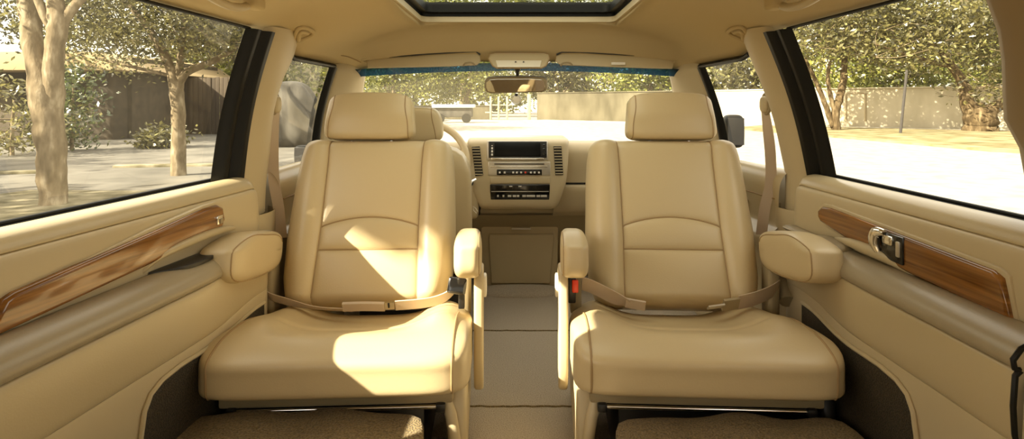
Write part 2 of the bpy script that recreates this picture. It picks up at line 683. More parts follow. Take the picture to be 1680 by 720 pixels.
for s, nm in ((-1, 'left'), (1, 'right')):
    # outer body side below the sill (steel side of the car, seen only through gaps)
    mb = MB()
    mb.grid(lambda u, v: V((xs(lerp(-0.9, 3.0, u), s) + s * 0.035, lerp(-0.9, 3.0, u), lerp(-0.05, ZS - 0.012, v))), 20, 4)
    w = mb.build('wall_' + nm, M['tan'], solid=0.01)
    tag(w, 'tan lower side of the car body behind the %s doors' % nm, 'wall', kind='structure')

    # centre pillar: black sash and cream trim
    if s < 0:
        a0, a1, b0, b1, c0, c1 = 1.41, 1.495, 1.44, 1.53, 1.665, 1.685
    else:
        a0, a1, b0, b1, c0, c1 = 1.49, 1.57, 1.445, 1.53, 1.71, 1.665
    p = thing('trim_%d' % (1 if s < 0 else 2), (xs(1.6, s), 1.6, 0), 0,
              'cream centre pillar trim on the %s, between the rear and front side windows' % nm, 'pillar', kind='structure')
    L = p.location
    mb = strip(a1 - 0.01, c0, ZS - 0.1, 1.02, s, 0.012, 0.035, 14, 16, b1 - 0.008, c1)
    # the wavy inner edge of the trim around the belt opening
    for v in mb.bm.verts:
        k = (v.co.y - a1) / (c0 - a1)
        if k > 0.6:
            w_ = math.sin((v.co.z - 0.6) * 22) * 0.010 + 0.012 * smooth((v.co.z - .88) / .08)
            v.co.y += w_ * (k - 0.6) / 0.4
    for v in mb.bm.verts:
        v.co -= L
    mb.build('pillar_trim', M['trim'], p)
    mb = strip(a1 + 0.0, c0 + 0.02, 0.0, ZS - 0.095, s, 0.02, 0.05, 8, 8)
    for v in mb.bm.verts:
        v.co -= L
    mb.build('lower_pillar_trim', M['trim'], p)
    mb = MB()
    mb.tube([side(lerp(a1, c0, k / 10), ZS - 0.095, s, 0.014 + 0.037 * math.sin(math.pi * k / 10) ** .5) - L for k in range(11)], 0.0022, 6)
    mb.build('seam', M['piping'], p)
    mb = MB()
    mb.grid(lambda u, v: side(lerp(lerp(a1, c0, u), lerp(b1, c1, u), v), lerp(0.5, 1.02, v), s, -0.015) - L, 4, 8)
    mb.build('pillar_shell', M['rubber'], p)

    # rear door window: glass, black seals
    wnm = 'window_%d' % (1 if s < 0 else 2)
    y0r = -0.35
    w = thing(wnm, (xs(0.9, s), 0.9, ZS), 0, '%s rear side window of the car with a black rubber seal' % nm, 'window', kind='structure')
    L = w.location.copy()
    mb = MB()
    mb.grid(lambda u, v: side(lerp(y0r, lerp(a0, b0, v) + .03, u), lerp(ZS - .01, 1.012, v), s, -0.004) - L, 10, 8)
    mb.build('pane', M['glass'], w)
    mb = MB()     # upright sash, with two ridges
    mb.grid(lambda u, v: side(lerp(lerp(a0, a1, u), lerp(b0, b1, u), v), lerp(ZS - 0.02, 1.004, v), s,
                              0.006 + 0.022 * smooth(u / 0.25) - 0.012 * math.exp(-((u - 0.55) / 0.06) ** 2) + 0.012 * smooth((u - .6) / .2)) - L, 24, 14)
    mb.build('sash', M['rubber'], w)
    mb = MB()
    mb.tube([side(lerp(0.3, a0 + 0.02, k / 20), ZS + 0.004, s, 0.006) - L for k in range(21)], 0.0075, 8)
    mb.tube([side(lerp(0.3, a0 + 0.02, k / 20), ZS + 0.014, s, 0.000) - L for k in range(21)], 0.004, 8)
    mb.build('seal', M['rubber'], w)
    mb = MB()
    mb.tube([side(lerp(0.3, b0 + 0.02, k / 20), 1.006, s, 0.006) - L for k in range(21)], 0.004, 8)
    mb.build('top_seal', M['rubber'], w)

    # front door window
    w = thing('window_%d' % (3 if s < 0 else 4), (xs(1.9, s), 1.9, ZS), 0,
              '%s front side window of the car beside the windscreen pillar' % nm, 'window', kind='structure')
    L = w.location.copy()
    mb = MB()
    mb.grid(lambda u, v: side(lerp(c0 - .06, 2.16, u), lerp(ZS - .02, zt(lerp(c0, 2.1, u)), v), s, -0.003) - L, 8, 8)
    mb.build('pane', M['glass'], w)
    fy0, fy1, gy0, gy1 = 2.085, 2.135, 2.07, 2.12
    mb = MB()
    mb.grid(lambda u, v: side(lerp(lerp(fy0, fy1, u), lerp(gy0, gy1, u), v), lerp(ZS - .02, 0.945, v), s, 0.02 * math.sin(math.pi * u) ** .5) - L, 8, 12)
    mb.build('sash', M['rubber'], w)
    mb = MB()
    mb.tube([side(2.165, lerp(0.74, 0.95, k / 10), s, 0.018) - L for k in range(11)], 0.006, 8)
    mb.build('pillar_seal', M['rubber'], w)
    mb = MB()
    mb.tube([side(lerp(c0 - .02, 2.10, k / 16), zt(lerp(c0, 2.1, k / 16)) - 0.004, s, 0.008) - L for k in range(17)], 0.008, 8)
    mb.build('top_seal', M['rubber'], w)

    # windscreen pillar trim
    mb = MB()

    def apil(u, v):
        z = lerp(0.60, 0.965, v)
        yb, ytp = lerp(2.12, 2.50, u), lerp(2.10, 2.24, u)
        y = lerp(yb, ytp, v)
        x0 = side(min(y, 2.12), min(z, 0.955), s, 0.004).x
        return V((x0 - s * (0.07 * math.sin(u * math.pi / 2) + 0.004), y, z))
    mb.grid(apil, 10, 10)
    a = mb.build('trim_%d' % (3 if s < 0 else 4), M['trim'], solid=0.012)
    tag(a, 'cream windscreen pillar trim at the %s end of the dashboard' % nm, 'pillar', kind='structure')

    # rear roof pillar beside the camera
    mb = MB()
    q0, q1 = (0.30, 0.70) if s < 0 else (0.42, 0.955)
    u0, u1 = (0.30, 0.72) if s < 0 else (0.42, 0.90)
    mb.grid(lambda u, v: side(lerp(lerp(q0, q1, u), lerp(u0, u1, u), v) - 0.02 * math.sin(v * 9) * (u > .5) * (v > .55),
                              lerp(ZS - 0.14, 1.02, v), s, -0.01 + 0.06 * math.sin(math.pi * u) ** .6), 14, 12)
    a = mb.build('trim_%d' % (5 if s < 0 else 6), M['pillar_tan'], solid=0.02)
    tag(a, 'tan rear roof pillar at the %s edge of the picture' % nm, 'pillar', kind='structure')

    # rear quarter below the window, behind the rear door
    mb = MB()
    yd = 0.72 if s < 0 else 0.79
    prof = [(0.0, ZS), (0.05, ZS + 0.012), (0.10, ZS - 0.02), (0.12, 0.5), (0.15, 0.42), (0.16, 0.2), (0.15, 0.0)]
    mb.grid(lambda u, v: V((xs(0.7, s) - s * table([k / 6 for k in range(7)], [q[0] for q in prof], v),
                            lerp(-0.9, yd, u), table([k / 6 for k in range(7)], [q[1] for q in prof], v))), 3, 30)
    a = mb.build('trim_%d' % (7 if s < 0 else 8), M['trim'])
    tag(a, 'cream rear quarter trim behind the %s rear door' % nm, 'trim', kind='structure')

# tail of the car behind the camera
mb = MB()
mb.grid(lambda u, v: V((lerp(-0.86, 0.86, u), -0.9, lerp(-0.05, 0.62, v))), 2, 2)
a = mb.build('wall_back', M['tan'], solid=0.02)
tag(a, 'tan tailgate panel at the back of the car', 'wall', kind='structure')
mb = MB()
mb.grid(lambda u, v: V((lerp(-0.80, 0.80, u) * lerp(1, 0.87, v), -0.9, lerp(0.62, 1.09, v))), 4, 4)
a = mb.build('window_7', M['privacy_glass'])
tag(a, 'tailgate window at the back of the car', 'window', kind='structure')
# firewall
mb = MB()
mb.grid(lambda u, v: V((lerp(-0.85, 0.85, u), 3.0, lerp(-0.05, 0.62, v))), 2, 2)
a = mb.build('wall_front', M['black'], solid=0.02)
tag(a, 'dark firewall in front of the dashboard', 'wall', kind='structure')

# windscreen
def wsc(u, v):
    """u across, v from the cowl up"""
    k = 2 * u - 1
    yb, ytp = 2.99 - 0.20 * k * k, 2.225 - 0.03 * k * k
    zb, ztp = 0.60, 0.957 - 0.03 * k * k
    y = lerp(yb, ytp, v)
    return V((k * lerp(0.80, 0.665, v), y, lerp(zb, ztp, v)))


ws = thing('window_5', (0, 2.99, 0.60), 0, 'wide windscreen of the car with a blue shade band along its top', 'window', kind='structure')
L = ws.location.copy()
VB = 0.962
mb = MB()
mb.grid(lambda u, v: wsc(u, v * VB) - L, 24, 12)
mb.build('pane', M['windscreen'], ws)
mb = MB()
mb.grid(lambda u, v: wsc(u, lerp(VB, 1.04, v)) - L, 24, 3)
tag(mb.build('tint_band', M['tint'], ws), 'blue shade band')

# ------------------------------------------------------------------ rear doors
PROF = {
    'belt_pad': [(0, .604), (.012, .622), (.03, .629), (.05, .627), (.066, .618), (.075, .603), (.073, .599)],
    'upper_panel': [(.072, .599), (.081, .594), (.086, .57), (.088, .53), (.088, .494), (.086, .49)],
    'armrest_pad': [(.084, .490), (.100, .494), (.125, .491), (.148, .479), (.159, .464), (.157, .452), (.150, .450)],
    'middle_panel': [(.149, .449), (.156, .442), (.159, .40), (.157, .36), (.153, .346), (.148, .344)],
    'lower_panel': [(.147, .343), (.153, .336), (.153, .25), (.150, .1), (.150, 0.004)],
}


def door(s):
    nm = 'left' if s < 0 else 'right'
    y0 = 0.735 if s < 0 else 0.80
    y1 = 1.535 if s < 0 else 1.60
    d = thing('door_%d' % (1 if s < 0 else 2), (xs(1.1, s), 1.1, 0), 0,
              '%s rear car door panel in cream leather with polished wood trim%s' %
              (nm, '' if s < 0 else ' and a chrome door handle'), 'car door', kind='structure')
    L = d.location.copy()

    def surf(y, o, z, extra=0.0):
        e = clamp((y - (y1 - 0.07)) / 0.07)
        k = 1 - math.sqrt(max(0, 1 - e * e))
        ft = smooth((y - 1.16) / 0.30)          # the armrest fades out towards the front edge
        if z < 0.496:
            o = lerp(o, min(o, 0.098), ft * smooth((0.496 - z) / 0.02) * 0.75)
        oo = o * (1 - k) + 0.0 * k
        zz = z - k * 0.05 * clamp((z - 0.3) / 0.3)
        return V((xs(y, s) - s * (oo + extra), y, zz)) - L
    ys = [lerp(y0, y1 - 0.07, k / 26) for k in range(27)] + [y1 - 0.07 + 0.07 * math.sin(math.pi / 2 * k / 8) for k in range(1, 9)]
    bv = MB()
    for part, pr in PROF.items():
        pp = catmull([V((a, b, 0)) for a, b in pr], 4)
        mb = MB()
        mb.grid(lambda u, v: surf(ys[round(u * (len(ys) - 1))], pp[round(v * (len(pp) - 1))].x, pp[round(v * (len(pp) - 1))].y),
                len(ys) - 1, len(pp) - 1)
        m = M['pad'] if part == 'armrest_pad' else M['door_leather'] if part in ('belt_pad', 'middle_panel') else M['trim']
        mb.build(part, m, d)
        # rear end of the panel
    mb = MB()
    allp = [V((a, b, 0)) for pr in PROF.values() for a, b in pr]
    pts = [surf(y0, p.x, p.y) for p in allp]
    back = [V((xs(y0, s) + s * 0.01, y0, p.y)) - L for p in allp]
    mb.loft([pts, back], caps=False, closed=False)
    mb.build('door_edge', M['trim'], d)
    mb = MB()
    mb.tube([surf(y0 - 0.004, p.x * 1.0, p.y) for p in allp], 0.004, 6)
    mb.build('edge_seal', M['rubber'], d)
    # seam of the belt pad
    # wood trim
    if s < 0:
        poly = [(.785, .492), (.815, .540), (.83, .5455), (1.10, .572), (1.25, .589), (1.295, .590), (1.315, .580), (1.322, .552), (1.312, .536), (1.24, .527), (1.085, .512)]
    else:
        poly = [(.872, .489), (.888, .548), (.905, .5555), (1.36, .5705), (1.395, .568), (1.412, .556), (1.412, .540), (1.40, .530), (1.28, .512), (1.08, .494)]

    def onp(y, z, t):
        return V((xs(y, s) - s * (0.084 + t), y, z)) - L
    mb = MB()
    cx = sum(p[0] for p in poly) / len(poly)
    cz = sum(p[1] for p in poly) / len(poly)
    big = [(p[0] + 0.007 * (1 if p[0] > cx else -1), p[1] + 0.006 * (1 if p[1] > cz else -1)) for p in poly]
    mb.prism(big, onp, -0.004, 0.0075, 0.003, 2)
    mb.build('trim_bezel', M['trim'], d)
    mb = MB()
    mb.prism(poly, onp, -0.002, 0.016, 0.007, 4)
    wd = mb.build('wood_trim', M['wood'], d, shade=60)
    tag(wd, 'polished brown wood inlay')
    if s < 0:
        mb = MB()
        mb.box(onp(1.298, .556, 0.016), (0.006, 0.024, 0.020), 0.002)
        mb.build('switch_frame', M['chrome'], wd)
        mb = MB()
        mb.box(onp(1.299, .553, 0.0195), (0.005, 0.013, 0.011), 0.002)
        tag(mb.build('lock_switch', M['tan'], wd), 'small window switch in a chrome frame')
        # pull below the front of the wood: lip and flat dark patch as shade
        mb = MB()
        lip = [onp(1.085, .498, .0), onp(1.12, .520, .008), onp(1.20, .530, .014), onp(1.30, .532, .016), onp(1.36, .524, .012)]
        mb.tube(catmull(lip, 8), [0.004 + 0.006 * math.sin(math.pi * k / 32) for k in range(33)], 10)
        mb.build('pull_lip', M['door_leather'], d)
        mb = MB()
        dark_patch = [(1.10, .004), (1.16, .004), (1.24, .006), (1.30, .012), (1.285, .030), (1.22, .050), (1.15, .048), (1.11, .024)]
        dark_patch = [(p.x, p.y) for p in catmull([V((a, b, 0)) for a, b in dark_patch], 4, closed=True)]
        mb.prism(dark_patch, lambda a, b, t: onp(a, t, b), .488, .4962, .001)
        tag(mb.build('pull_shade', M['black'], d), 'flat dark patch standing for the shade in the door pull')
    else:
        mb = MB()
        mb.box(onp(1.135, .534, 0.015), (0.010, 0.066, 0.054), 0.004)
        mb.build('handle_recess', M['gloss'], wd)
        mb = MB()
        lev = [onp(1.172, .512, .018), onp(1.178, .535, .024), onp(1.170, .556, .026), onp(1.150, .560, .022)]
        mb.tube(catmull(lev, 8), [0.006 + 0.006 * math.sin(math.pi * k / 24) for k in range(25)], 10)
        tag(mb.build('door_handle', M['chrome'], wd), 'curved chrome handle')
        mb = MB()
        mb.box(onp(1.143, .547, 0.021), (0.006, 0.030, 0.018), 0.003)
        mb.build('handle_plate', M['chrome'], wd)
        mb = MB()
        mb.box(onp(1.112, .536, 0.021), (0.006, 0.010, 0.030), 0.002)
        mb.build('lock_switch', M['silver'], wd)
        # raised front end of the armrest
        mb = MB()
        lip = [onp(1.09, .492, .0), onp(1.16, .508, .014), onp(1.25, .512, .02), onp(1.33, .507, .016)]
        mb.tube(catmull(lip, 8), [0.004 + 0.008 * math.sin(math.pi * k / 24) for k in range(25)], 10)
        mb.build('pull_lip', M['door_leather'], d)
        mb = MB()
        mb.soft(onp(1.33, .490, 0.035), (0.075, 0.13, 0.034), 3, 10)
        mb.build('pull_grip', M['pad'], d)
    # dark speaker mesh at the front of the lower panel
    tops = ([.985, .989, .997, 1.012, 1.04, 1.09, 1.46], [.18, .245, .285, .308, .320, .325, .315])
    lo = PROF['lower_panel']
    lo = (sorted(p[1] for p in lo), [p[0] for p in sorted(lo, key=lambda q: q[1])])
    ya = [.985, .987, .989, .993, .997, 1.004, 1.012, 1.025, 1.04] + [lerp(1.06, 1.46, k / 16) for k in range(17)]

    def gril(u, v):
        y = ya[round(u * (len(ya) - 1))]
        z = lerp(.008, table(*tops, y), v)
        return surf(y, table(*lo, z) + .004, z)
    mb = MB()
    mb.grid(gril, len(ya) - 1, 16)
    tag(mb.build('speaker_grille', M['grille'], d), 'dark perforated speaker mesh')
    mb = MB()
    rim = [gril(0, k / 6) for k in range(6)] + [gril(k / (len(ya) - 1), 1) for k in range(len(ya))]
    mb.tube(rim, 0.0045, 8)
    mb.build('grille_rim', M['trim'], d)
    return d


def catmull_2(pts):
    return [(p.x, p.y) for p in catmull([V((a, b, 0)) for a, b in pts], 8)]


door(-1)
door(1)

# front doors, seen beyond the centre pillars
for s in (-1, 1):
    nm = 'left' if s < 0 else 'right'
    d = thing('door_%d' % (3 if s < 0 else 4), (xs(1.95, s), 1.95, 0), 0,
              'cream %s front door panel seen beyond the centre pillar' % nm, 'car door', kind='structure')
    L = d.location.copy()
    prof = catmull([V(p) for p in ((0, .61, 0), (.015, .622, 0), (.04, .618, 0), (.06, .59, 0), (.066, .54, 0), (.066, .47, 0), (.08, .45, 0),
                                   (.10, .43, 0), (.10, .40, 0), (.085, .38, 0), (.085, .2, 0), (.08, 0.01, 0))], 4)
    mb = MB()
    mb.grid(lambda u, v: V((xs(lerp(1.66, 2.42, u), s) - s * prof[round(v * (len(prof) - 1))].x, lerp(1.66, 2.42, u),
                            prof[round(v * (len(prof) - 1))].y)) - L, 10, len(prof) - 1)
    mb.build('door_panel', M['door_leather'], d)
    mb = MB()
    hy = 1.86
    mb.box(V((xs(hy, s) - s * 0.066, hy, 0.49)) - L, (0.012, 0.060, 0.045), 0.004)
    rc = mb.build('handle_recess', M['tan'], d)
    mb = MB()
    mb.box(V((xs(hy, s) - s * 0.074, hy, 0.496)) - L, (0.008, 0.046, 0.018), 0.003)
    mb.build('door_handle', M['chrome'], rc)
    mb = MB()
    mb.tube([V((xs(y, s) - s * 0.068, y, 0.54)) - L for y in (1.68, 1.8, 1.95, 2.1, 2.3)], 0.002, 6)
    mb.build('seam', M['piping'], d)

# ------------------------------------------------------------------ captain chairs
def chair(s, loc, rz, label):
    """s = -1 the chair on the left (door side at -x); mirrored for the right"""
    root = thing('captain_chair', loc, rz, label, 'seat', 'swivelled captain chairs')
    mir = -s      # local x grows towards the aisle for the left chair
    def X(mb):
        if mir < 0:
            for v in mb.bm.verts:
                v.co.x = -v.co.x
        return mb
    TS = Matrix.Translation((0, 0, 0.262)) @ Matrix.Rotation(R(-11), 4, 'X')     # seat space
    TB = Matrix.Translation((0.008, 0.005, 0.262)) @ Matrix.Rotation(R(-24.7), 4, 'X')  # back space (x, depth, up)

    # --- cushion
    def cush(q, p):
        p = p.copy()
        top = smooth((q.z + 0.2) / 1.0)
        yy = p.y                      # -.25 front ... +.25 back
        # side bolsters, sunk middle towards the back
        bol = math.exp(-((abs(p.x) - 0.205) / 0.05) ** 2)
        fade = smooth((yy + 0.20) / 0.16)
        p.z += top * (0.020 * bol * fade - 0.016 * math.exp(-(p.x / 0.15) ** 4) * fade)
        # front edge rolls over
        fr = smooth((-yy - 0.10) / 0.15)
        p.z -= top * 0.020 * fr ** 3
        p.z += top * 0.008 * math.sin(math.pi * clamp((-yy + 0.05) / 0.3))
        p.y += 0.012 * fr * smooth((0.6 - q.z) / 1.6)
        # narrower under the backrest
        p.x *= 1 - 0.05 * smooth((yy - 0.05) / 0.2)
        # a soft transverse crease
        p.z -= top * 0.004 * math.exp(-((yy + 0.03) / 0.010) ** 2) * (abs(p.x) < 0.2)
        return p
    mb = MB()
    mb.soft((0.027, -0.19, -0.054), (0.540, 0.50, 0.108), 9, 34, cush, TS)
    bv = mb.bvh()
    Ti = TS.to_3x3()
    cu = X(mb).build('seat_cushion', M['leather'], root, shade=70)
    for sx in (-0.236, 0.236):
        pts = []
        c = TS @ V((sx + 0.027, -0.26, -0.06))
        for k in range(41):
            a = R(lerp(35, 208, k / 40))
            d = Ti @ V((0, math.cos(a), math.sin(a)))
            h = bv.ray_cast(c + d * 1.0, -d)
            if h[0]:
                pts.append(h[0] + d * 0.0002)
        mb = MB()
        mb.tube(pts, 0.0024, 8)
        X(mb).build('piping', M['piping'], cu)
    # --- under structure
    mb = MB()
    mb.box((0, 0, 0), (0.50, 0.34, 0.02), 0.004, M=TS @ Matrix.Translation((0.02, -0.10, -0.116)))
    X(mb).build('seat_pan', M['black'], root)
    mb = MB()
    mb.box((0.022, -0.345, 0.203), (0.48, 0.03, 0.027), 0.006)
    X(mb).build('front_panel', M['tan'], root)
    mb = MB()
    mb.box((0, -0.12, 0.09), (0.40, 0.36, 0.18), 0.02)
    X(mb).build('pedestal', M['black'], root)
    mb = MB()
    mb.tube([(-0.19, -0.358, 0.184), (0.235, -0.358, 0.184)], 0.005, 10)
    rl = X(mb).build('slide_rail', M['chrome'], root)
    for sx in (-0.19, 0.236):
        mb = MB()
        mb.box((sx, -0.358, 0.184), (0.02, 0.022, 0.018), 0.004)
        X(mb).build('rail_end', M['black'], rl)
    mb = MB()
    mb.box((0.022, -0.335, 0.184), (0.44, 0.02, 0.02), 0.003)
    X(mb).build('rail_housing', M['black'], root)
    # aisle side shield of the base
    poly = [(-0.36, 0.07), (-0.34, 0.20), (-0.30, 0.235), (-0.05, 0.20), (0.06, 0.17), (0.06, 0.02), (-0.30, 0.02)]
    mb = MB()
    mb.prism(poly, lambda a, b, t: V((t, a, b)), 0.250, 0.288, 0.010, 3)
    X(mb).build('base_shield', M['trim'], root)
    mb = MB()
    mb.prism([(p[0] * 0.96, p[1]) for p in poly], lambda a, b, t: V((t, a, b)), -0.255, -0.225, 0.010, 3)
    X(mb).build('base_shield', M['black'], root)
    mb = MB()
    mb.tube([(0.240, -0.33, 0.205), (0.257, -0.35, 0.16), (0.275, -0.365, 0.06), (0.277, -0.36, 0.01)], 0.013, 10)
    X(mb).build('front_leg', M['trim'], root)

    # --- backrest
    LEN = 0.487
    wt = ([0, .03, .08, .2, .35, .42, .46, .478, LEN], [.196, .216, .228, .234, .229, .224, .216, .205, .188])
    st = ([0, .2, .4, LEN], [.139, .134, .135, .139])

    def W(t):
        return table(wt[0], wt[1], t)

    def S(t):
        return table(st[0], st[1], t)

    def C(t):
        a = clamp((t - (LEN - 0.045)) / 0.045)
        b = clamp((0.035 - t) / 0.035)
        return math.sqrt(max(0, 1 - a * a)) * math.sqrt(max(0, 1 - b * b))
    NB = 0.04

    def fin(x, n, t):
        c = C(t)
        return TB @ V((x, NB + (n - NB) * c, t))
    back = MB()   # for seam casting
    bolp = catmull([V(p) for p in ((0, -.049, 0), (.04, -.057, 0), (.2, -.069, 0), (.4, -.074, 0), (.6, -.070, 0), (.8, -.056, 0), (.93, -.032, 0), (1.0, 0, 0), (.99, .03, 0), (.93, .052, 0))], 5)
    tl = [0, .004, .010, .018, .026, .035] + [lerp(.05, .44, k / 24) for k in range(25)] + [.447, .454, .461, .467, .473, .478, .482, .4845, .486, LEN]
    for sx in (-1, 1):
        mb = MB()
        mb.grid(lambda u, v: fin(sx * (S(tl[round(v * (len(tl) - 1))]) + (W(tl[round(v * (len(tl) - 1))]) - S(tl[round(v * (len(tl) - 1))])) * bolp[round(u * (len(bolp) - 1))].x),
                                 bolp[round(u * (len(bolp) - 1))].y, tl[round(v * (len(tl) - 1))]), len(bolp) - 1, len(tl) - 1)
        X(mb).build('side_bolster', M['leather'], root, shade=70)
    arch = lambda u: 0.212 + 0.027 * math.sin(math.pi * u) ** 0.8
    low = lambda u: 0.150
    panels = (('lower_panel', lambda u: 0.0, low, .006), ('lumbar_panel', low, arch, .006), ('upper_panel', arch, lambda u: LEN, .004))
    for nm, f0, f1, pil in panels:
        mb = MB()

        def pn(u, v):
            u2 = 0.5 - 0.5 * math.cos(math.pi * u)
            v2 = 0.5 - 0.5 * math.cos(math.pi * v)
            t = lerp(f0(u2), f1(u2), v2)
            x = lerp(-S(t), S(t), u2)
            e0 = 1 if nm == 'lower_panel' else 1 - math.exp(-v2 * (f1(u2) - f0(u2)) / 0.006)
            e1 = 1 if nm == 'upper_panel' else 1 - math.exp(-(1 - v2) * (f1(u2) - f0(u2)) / 0.006)
            eu = 1 - math.exp(-min(u2, 1 - u2) * 2 * S(t) / 0.006)
            n = -0.048 - (0.006 + pil * math.sin(math.pi * u2) * math.sin(math.pi * v2)) * e0 * e1 * eu
            return fin(x, n, t)
        mb.grid(pn, 36, 36)
        X(mb).build(nm, M['leather'], root, shade=70)
    # piping
    for sx in (-1, 1):
        mb = MB()
        mb.tube([fin(sx * S(t), -0.0495, t) for t in tl[4:-2]], 0.0021, 6)
        X(mb).build('piping', M['piping'], root)
    for f in (low, arch):
        mb = MB()
        mb.tube([fin(lerp(-S(f(k / 30)), S(f(k / 30)), k / 30), -0.0492, f(k / 30)) for k in range(31)], 0.0021, 6)
        X(mb).build('piping', M['piping'], root)
    mb = MB()     # back shell
    mb.grid(lambda u, v: fin(lerp(-1, 1, u) * W(tl[round(v * (len(tl) - 1))]) * 0.945, .052 + .012 * math.sin(math.pi * u), tl[round(v * (len(tl) - 1))]), 12, len(tl) - 1)
    X(mb).build('back_shell', M['tan'], root, shade=70)

    # --- headrest
    TH = Matrix.Translation((-0.022, 0.215, 0.7745)) @ Matrix.Rotation(R(-9), 4, 'X')

    def head(q, p):
        p = p.copy()
        k = (q.z + 1) / 2
        p.x *= lerp(1.0, 0.93, smooth(k)) - 0.05 * smooth((k - 0.8) / 0.2) ** 2
        p.y += 0.018 * smooth((k - 0.4) / 0.6) * (1 if q.y < 0 else 0.2)
        p.y += 0.010 * (q.x * q.x) * (q.y < 0)
        p.z += 0.004 * (1 - q.x * q.x) * (q.z > 0)
        return p
    mb = MB()
    mb.soft((0, 0, 0), (0.270, 0.105, 0.142), 7, 22, head, TH)
    bv = mb.bvh()
    hd = X(mb).build('headrest', M['leather'], root, shade=70)
    for sx in (-1, 1):
        pts = []
        c = TH @ V((0, 0, 0))
        for k in range(41):
            a = R(lerp(60, 278, k / 40))
            d = TH.to_3x3() @ V((0, math.cos(a), math.sin(a)))
            xo = 0.118 - 0.012 * smooth((math.sin(a) + 1) / 2)
            h = bv.ray_cast(c + V((sx * xo, 0, 0)) + d, -d)
            if h[0]:
                pts.append(h[0])
        mb = MB()
        mb.tube(pts, 0.0018, 6)
        X(mb).build('piping', M['piping'], hd)
    for sx in (-0.082, 0.038):
        mb = MB()
        mb.tube([(sx, 0.215, 0.66), (sx, 0.222, 0.72)], 0.006, 8)
        X(mb).build('headrest_post', M['chrome'], root)

    # --- armrests
    for sx in (-1, 1):
        ln = 0.30 if sx > 0 else 0.345
        cx = 0.288 if sx > 0 else -0.243
        aw = 0.066 if sx > 0 else 0.084
        ay = -0.165 if sx > 0 else -0.185

        def arm(q, p):
            p = p.copy()
            fk = smooth((-q.y + 0.2) / 1.2)
            if q.z > 0:
                p.z -= 0.022 * fk ** 2 * smooth(q.z)
            else:
                p.z += 0.012 * smooth((q.y) / 1.0)
            p.x *= lerp(0.9, 1.06, fk)
            if sx < 0:
                p.x *= 1.0 + 0.12 * fk
            return p
        mb = MB()
        mb.soft((cx, ay, 0.158), (aw, ln, 0.112), 4.2, 20, arm, TS)
        bv = mb.bvh()
        ar = X(mb).build('armrest', M['leather'], root, shade=70)
        mb = MB()
        pts = []
        xo = cx + 0.39 * aw
        c = TS @ V((xo, ay, 0.158))
        for k in range(49):
            a = R(lerp(20, 300, k / 48))
            d = Ti @ V((0, math.cos(a), math.sin(a) * 0.5)).normalized()
            h = bv.ray_cast(c + d, -d)
            if h[0]:
                pts.append(h[0])
        if len(pts) > 3:
            mb.tube(pts, 0.0016, 6)
        X(mb).build('piping', M['piping'], ar)
        # hinge bracket
        mb = MB()
        mb.box(TS @ V((0.275 if sx > 0 else -0.24, -0.02, 0.07)), (0.03, 0.06, 0.16), 0.01, 3)
        X(mb).build('armrest_bracket', M['tan'], root)
    # aisle side cover with switch
    cp = [(-0.20, .115), (-0.06, .115), (-0.045, .0), (-0.06, -.12), (-0.10, -.165), (-0.145, -.165), (-0.185, -.11), (-0.205, 0.0)]
    mb = MB()
    cpp = [(p.x, p.y) for p in catmull([V((a, b, 0)) for a, b in cp], 4, closed=True)]
    mb.prism(cpp, lambda a, b, t: TS @ V((t, a, b)), 0.301, 0.324, 0.007, 3)
    sh = X(mb).build('side_cover', M['trim'], root)
    mb = MB()
    mb.soft(TS @ V((0.326, -0.135, 0.075)), (0.012, 0.04, 0.055), 5, 8)
    X(mb).build('recline_switch', M['white'], sh)
    # outer belt bracket under the door side armrest
    mb = MB()
    mb.tube([TS @ V((-0.285, 0.03, 0.10)), TS @ V((-0.283, 0.0, 0.06)), TS @ V((-0.278, -0.03, 0.03))], [0.02, 0.019, 0.021], 12)
    X(mb).build('belt_guide', M['tan'], root)
    return root


LC = chair(-1, (-0.416, 1.555, 0), R(3.0), 'cream leather captain chair left of the aisle, sunlit on its seat and backrest')
RC = chair(1, (0.430, 1.555, 0), R(-3.0), 'cream leather captain chair right of the aisle, mostly in shade')

